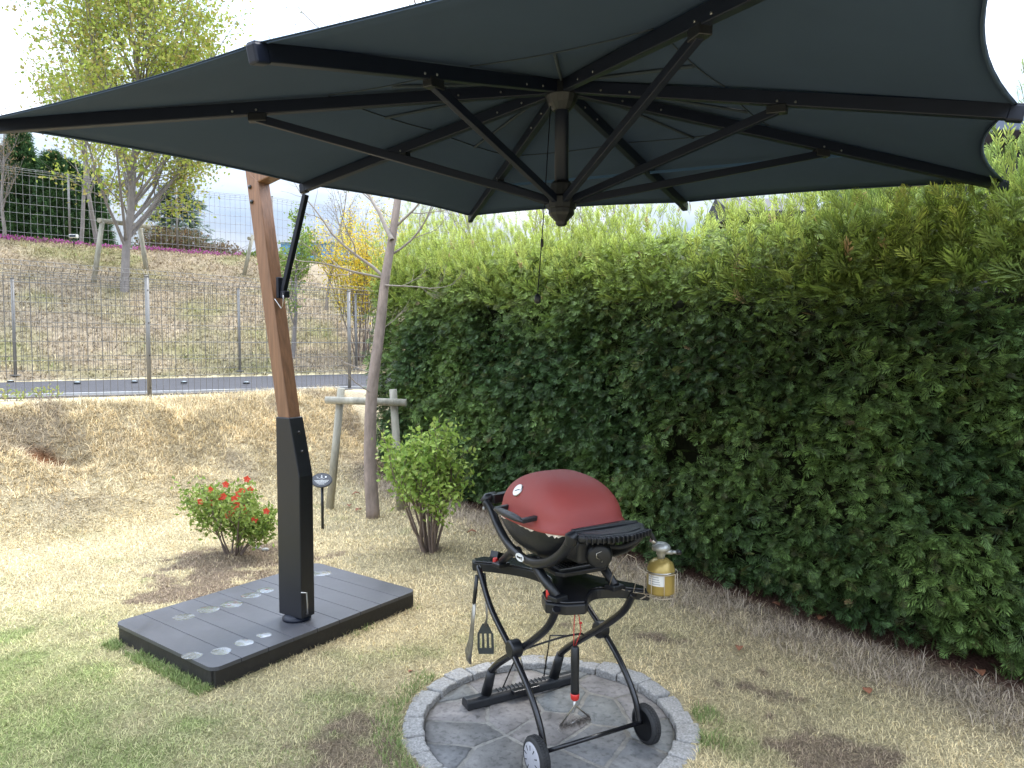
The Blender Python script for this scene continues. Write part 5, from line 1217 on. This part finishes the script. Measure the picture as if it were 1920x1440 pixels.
# --- neighbouring house behind the hedge
hs_ = thing('neighbour_house', 'dark clad house with slate blue roof peeping over the hedge', 'house', (7.5, 10.5, 0))
MB().box((9.6, 11.0, 2.05), (7.0, 4.0, 4.1)).build('wall', M_HOUSE, hs_)
MB().prism([(-2.35, 0), (2.35, 0), (2.35, .16), (0, 1.05), (-2.35, .16)], (9.6, 11.0, 4.1), (0, 1, 0), (0, 0, 1), (1, 0, 0), 7.8).build('roof', M_ROOF, hs_, bevel=.02)
for x in (7.2, 9.2, 11.2):
    f = MB(); f.box((x, 8.985, 3.2), (1.3, .06, 1.1)); fo = f.build('window', M_BOLT, hs_); MB().box((x, 8.95, 3.2), (1.16, .03, .96)).build('pane', M_GLASS, fo)
an = thing('garden_shed', 'small black timber shed showing just above the hedge top in the middle', 'shed', (3.0, 8.8, 0))
MB().box((3.0, 8.8, 1.5), (.9, 1.0, 3.0)).build('wall', M_HOUSE, an, bevel=.01)
MB().prism([(-.62, 0), (.62, 0), (.62, .08), (0, .34), (-.62, .08)], (3.0, 8.8, 3.0), (0, 1, 0), (0, 0, 1), (1, 0, 0), 1.1).build('roof', M_HOUSE, an, bevel=.01)
MB().box((3.0, 8.285, 1.1), (.6, .03, 1.9)).build('door', M_BOLT, an, bevel=.005)

# --- small loose things on the ground
def dry_leaf(px, py, s_, k, lab):
    P = ground(px, py); a = random.random() * 6.28; m = MB(); V = []; F = []; n = 8
    for i in range(n + 1):
        f = i / n; w_ = s_ * .32 * math.sin(math.pi * min(f * 1.05, 1)) ** .8 * (1 + .2 * random.uniform(-1, 1)); zc = s_ * .22 * math.sin(math.pi * f) * random.uniform(.8, 1.2)
        for q in (-1, 0, 1): V.append((s_ * (f - .5), q * w_, zc + abs(q) * s_ * .10 + .012))
    for i in range(n):
        for q in range(2): b0 = i * 3 + q; F.append((b0, b0 + 1, b0 + 4, b0 + 3))
    ca, sa = math.cos(a), math.sin(a); V = [(P[0] + x * ca - y * sa, P[1] + x * sa + y * ca, P[2] + z) for x, y, z in V]
    o = m.add(V, F, True).build('fallen_leaf', M_DRYLEAF, solid=.001); set_tag(o, lab, 'leaf', 'brown leaves fallen on the lawn')
for k, (px, py, s_, lab) in enumerate([(668, 930, .09, 'curled brown leaf on the lawn just left of the bare tree trunk'), (655, 952, .07, 'upper brown leaf of the pair between sign and bare tree'), (672, 960, .08, 'lower brown leaf of the pair between sign and bare tree'),
                                      (1386, 1222, .06, 'brown leaf on pale grass below the hedge middle'), (1625, 1302, .06, 'brown leaf on the lawn at the lower right'), (1455, 1138, .06, 'brown leaf close to the hedge foot in the middle'), (1540, 1165, .07, 'big brown leaf under the hedge edge'),
                                      (885, 1002, .08, 'brown leaf on the lawn right of the green shrub'), (862, 938, .08, 'brown leaf under the hedge right of the green shrub'), (1836, 1268, .07, 'dark brown leaf under the hedge at the right'), (770, 1265, .03, 'tiny brown leaf on the lawn left of the patio ring')]):
    dry_leaf(px, py, s_, k, lab)
for k, (px, py, s_, lab) in enumerate([(484, 1030, .035, 'pale pebble left of the pair by the azalea root'), (497, 1033, .04, 'pale pebble right of the pair by the azalea root')]):
    P = ground(px, py); bm = bmesh.new(); bmesh.ops.create_icosphere(bm, subdivisions=3, radius=s_ * .6)
    for v in bm.verts: v.co = Vector((v.co.x * 1.3, v.co.y, v.co.z * .6)) * (1 + .25 * (float(vnoise(np.array(v.co.x * 60), np.array(v.co.y * 60 + v.co.z * 40), k)) - .5))
    me = bpy.data.meshes.new('pebble'); bm.to_mesh(me); bm.free(); me.materials.append(M_CONC); o = bpy.data.objects.new('pebble', me); COL.objects.link(o); o.location = (P[0], P[1], P[2] + .01); set_tag(o, lab, 'pebble', 'pebbles on the lawn')
# weeds at the near fence foot
wd = ground(45, 752); w_ = thing('weed_clump', 'low leafy weed clump at the foot of the near mesh fence', 'weed', tuple(wd))
tips_w = []
m = MB()
for i in range(26):
    a = random.random() * 6.28; p = wd + np.array([random.uniform(-.38, .38), random.uniform(-.1, .1), 0]); e = p + np.array([math.cos(a) * .08, math.sin(a) * .08, random.uniform(.05, .14)]); m.tube([p, e], [.003, .002], 4, cap=False); tips_w.append(e)
m.build('stems', M_TWIG, w_); leaves('leaves', np.array(tips_w), 7, .03, .045, [(.22, .28, .08), (.30, .30, .11)], w_)
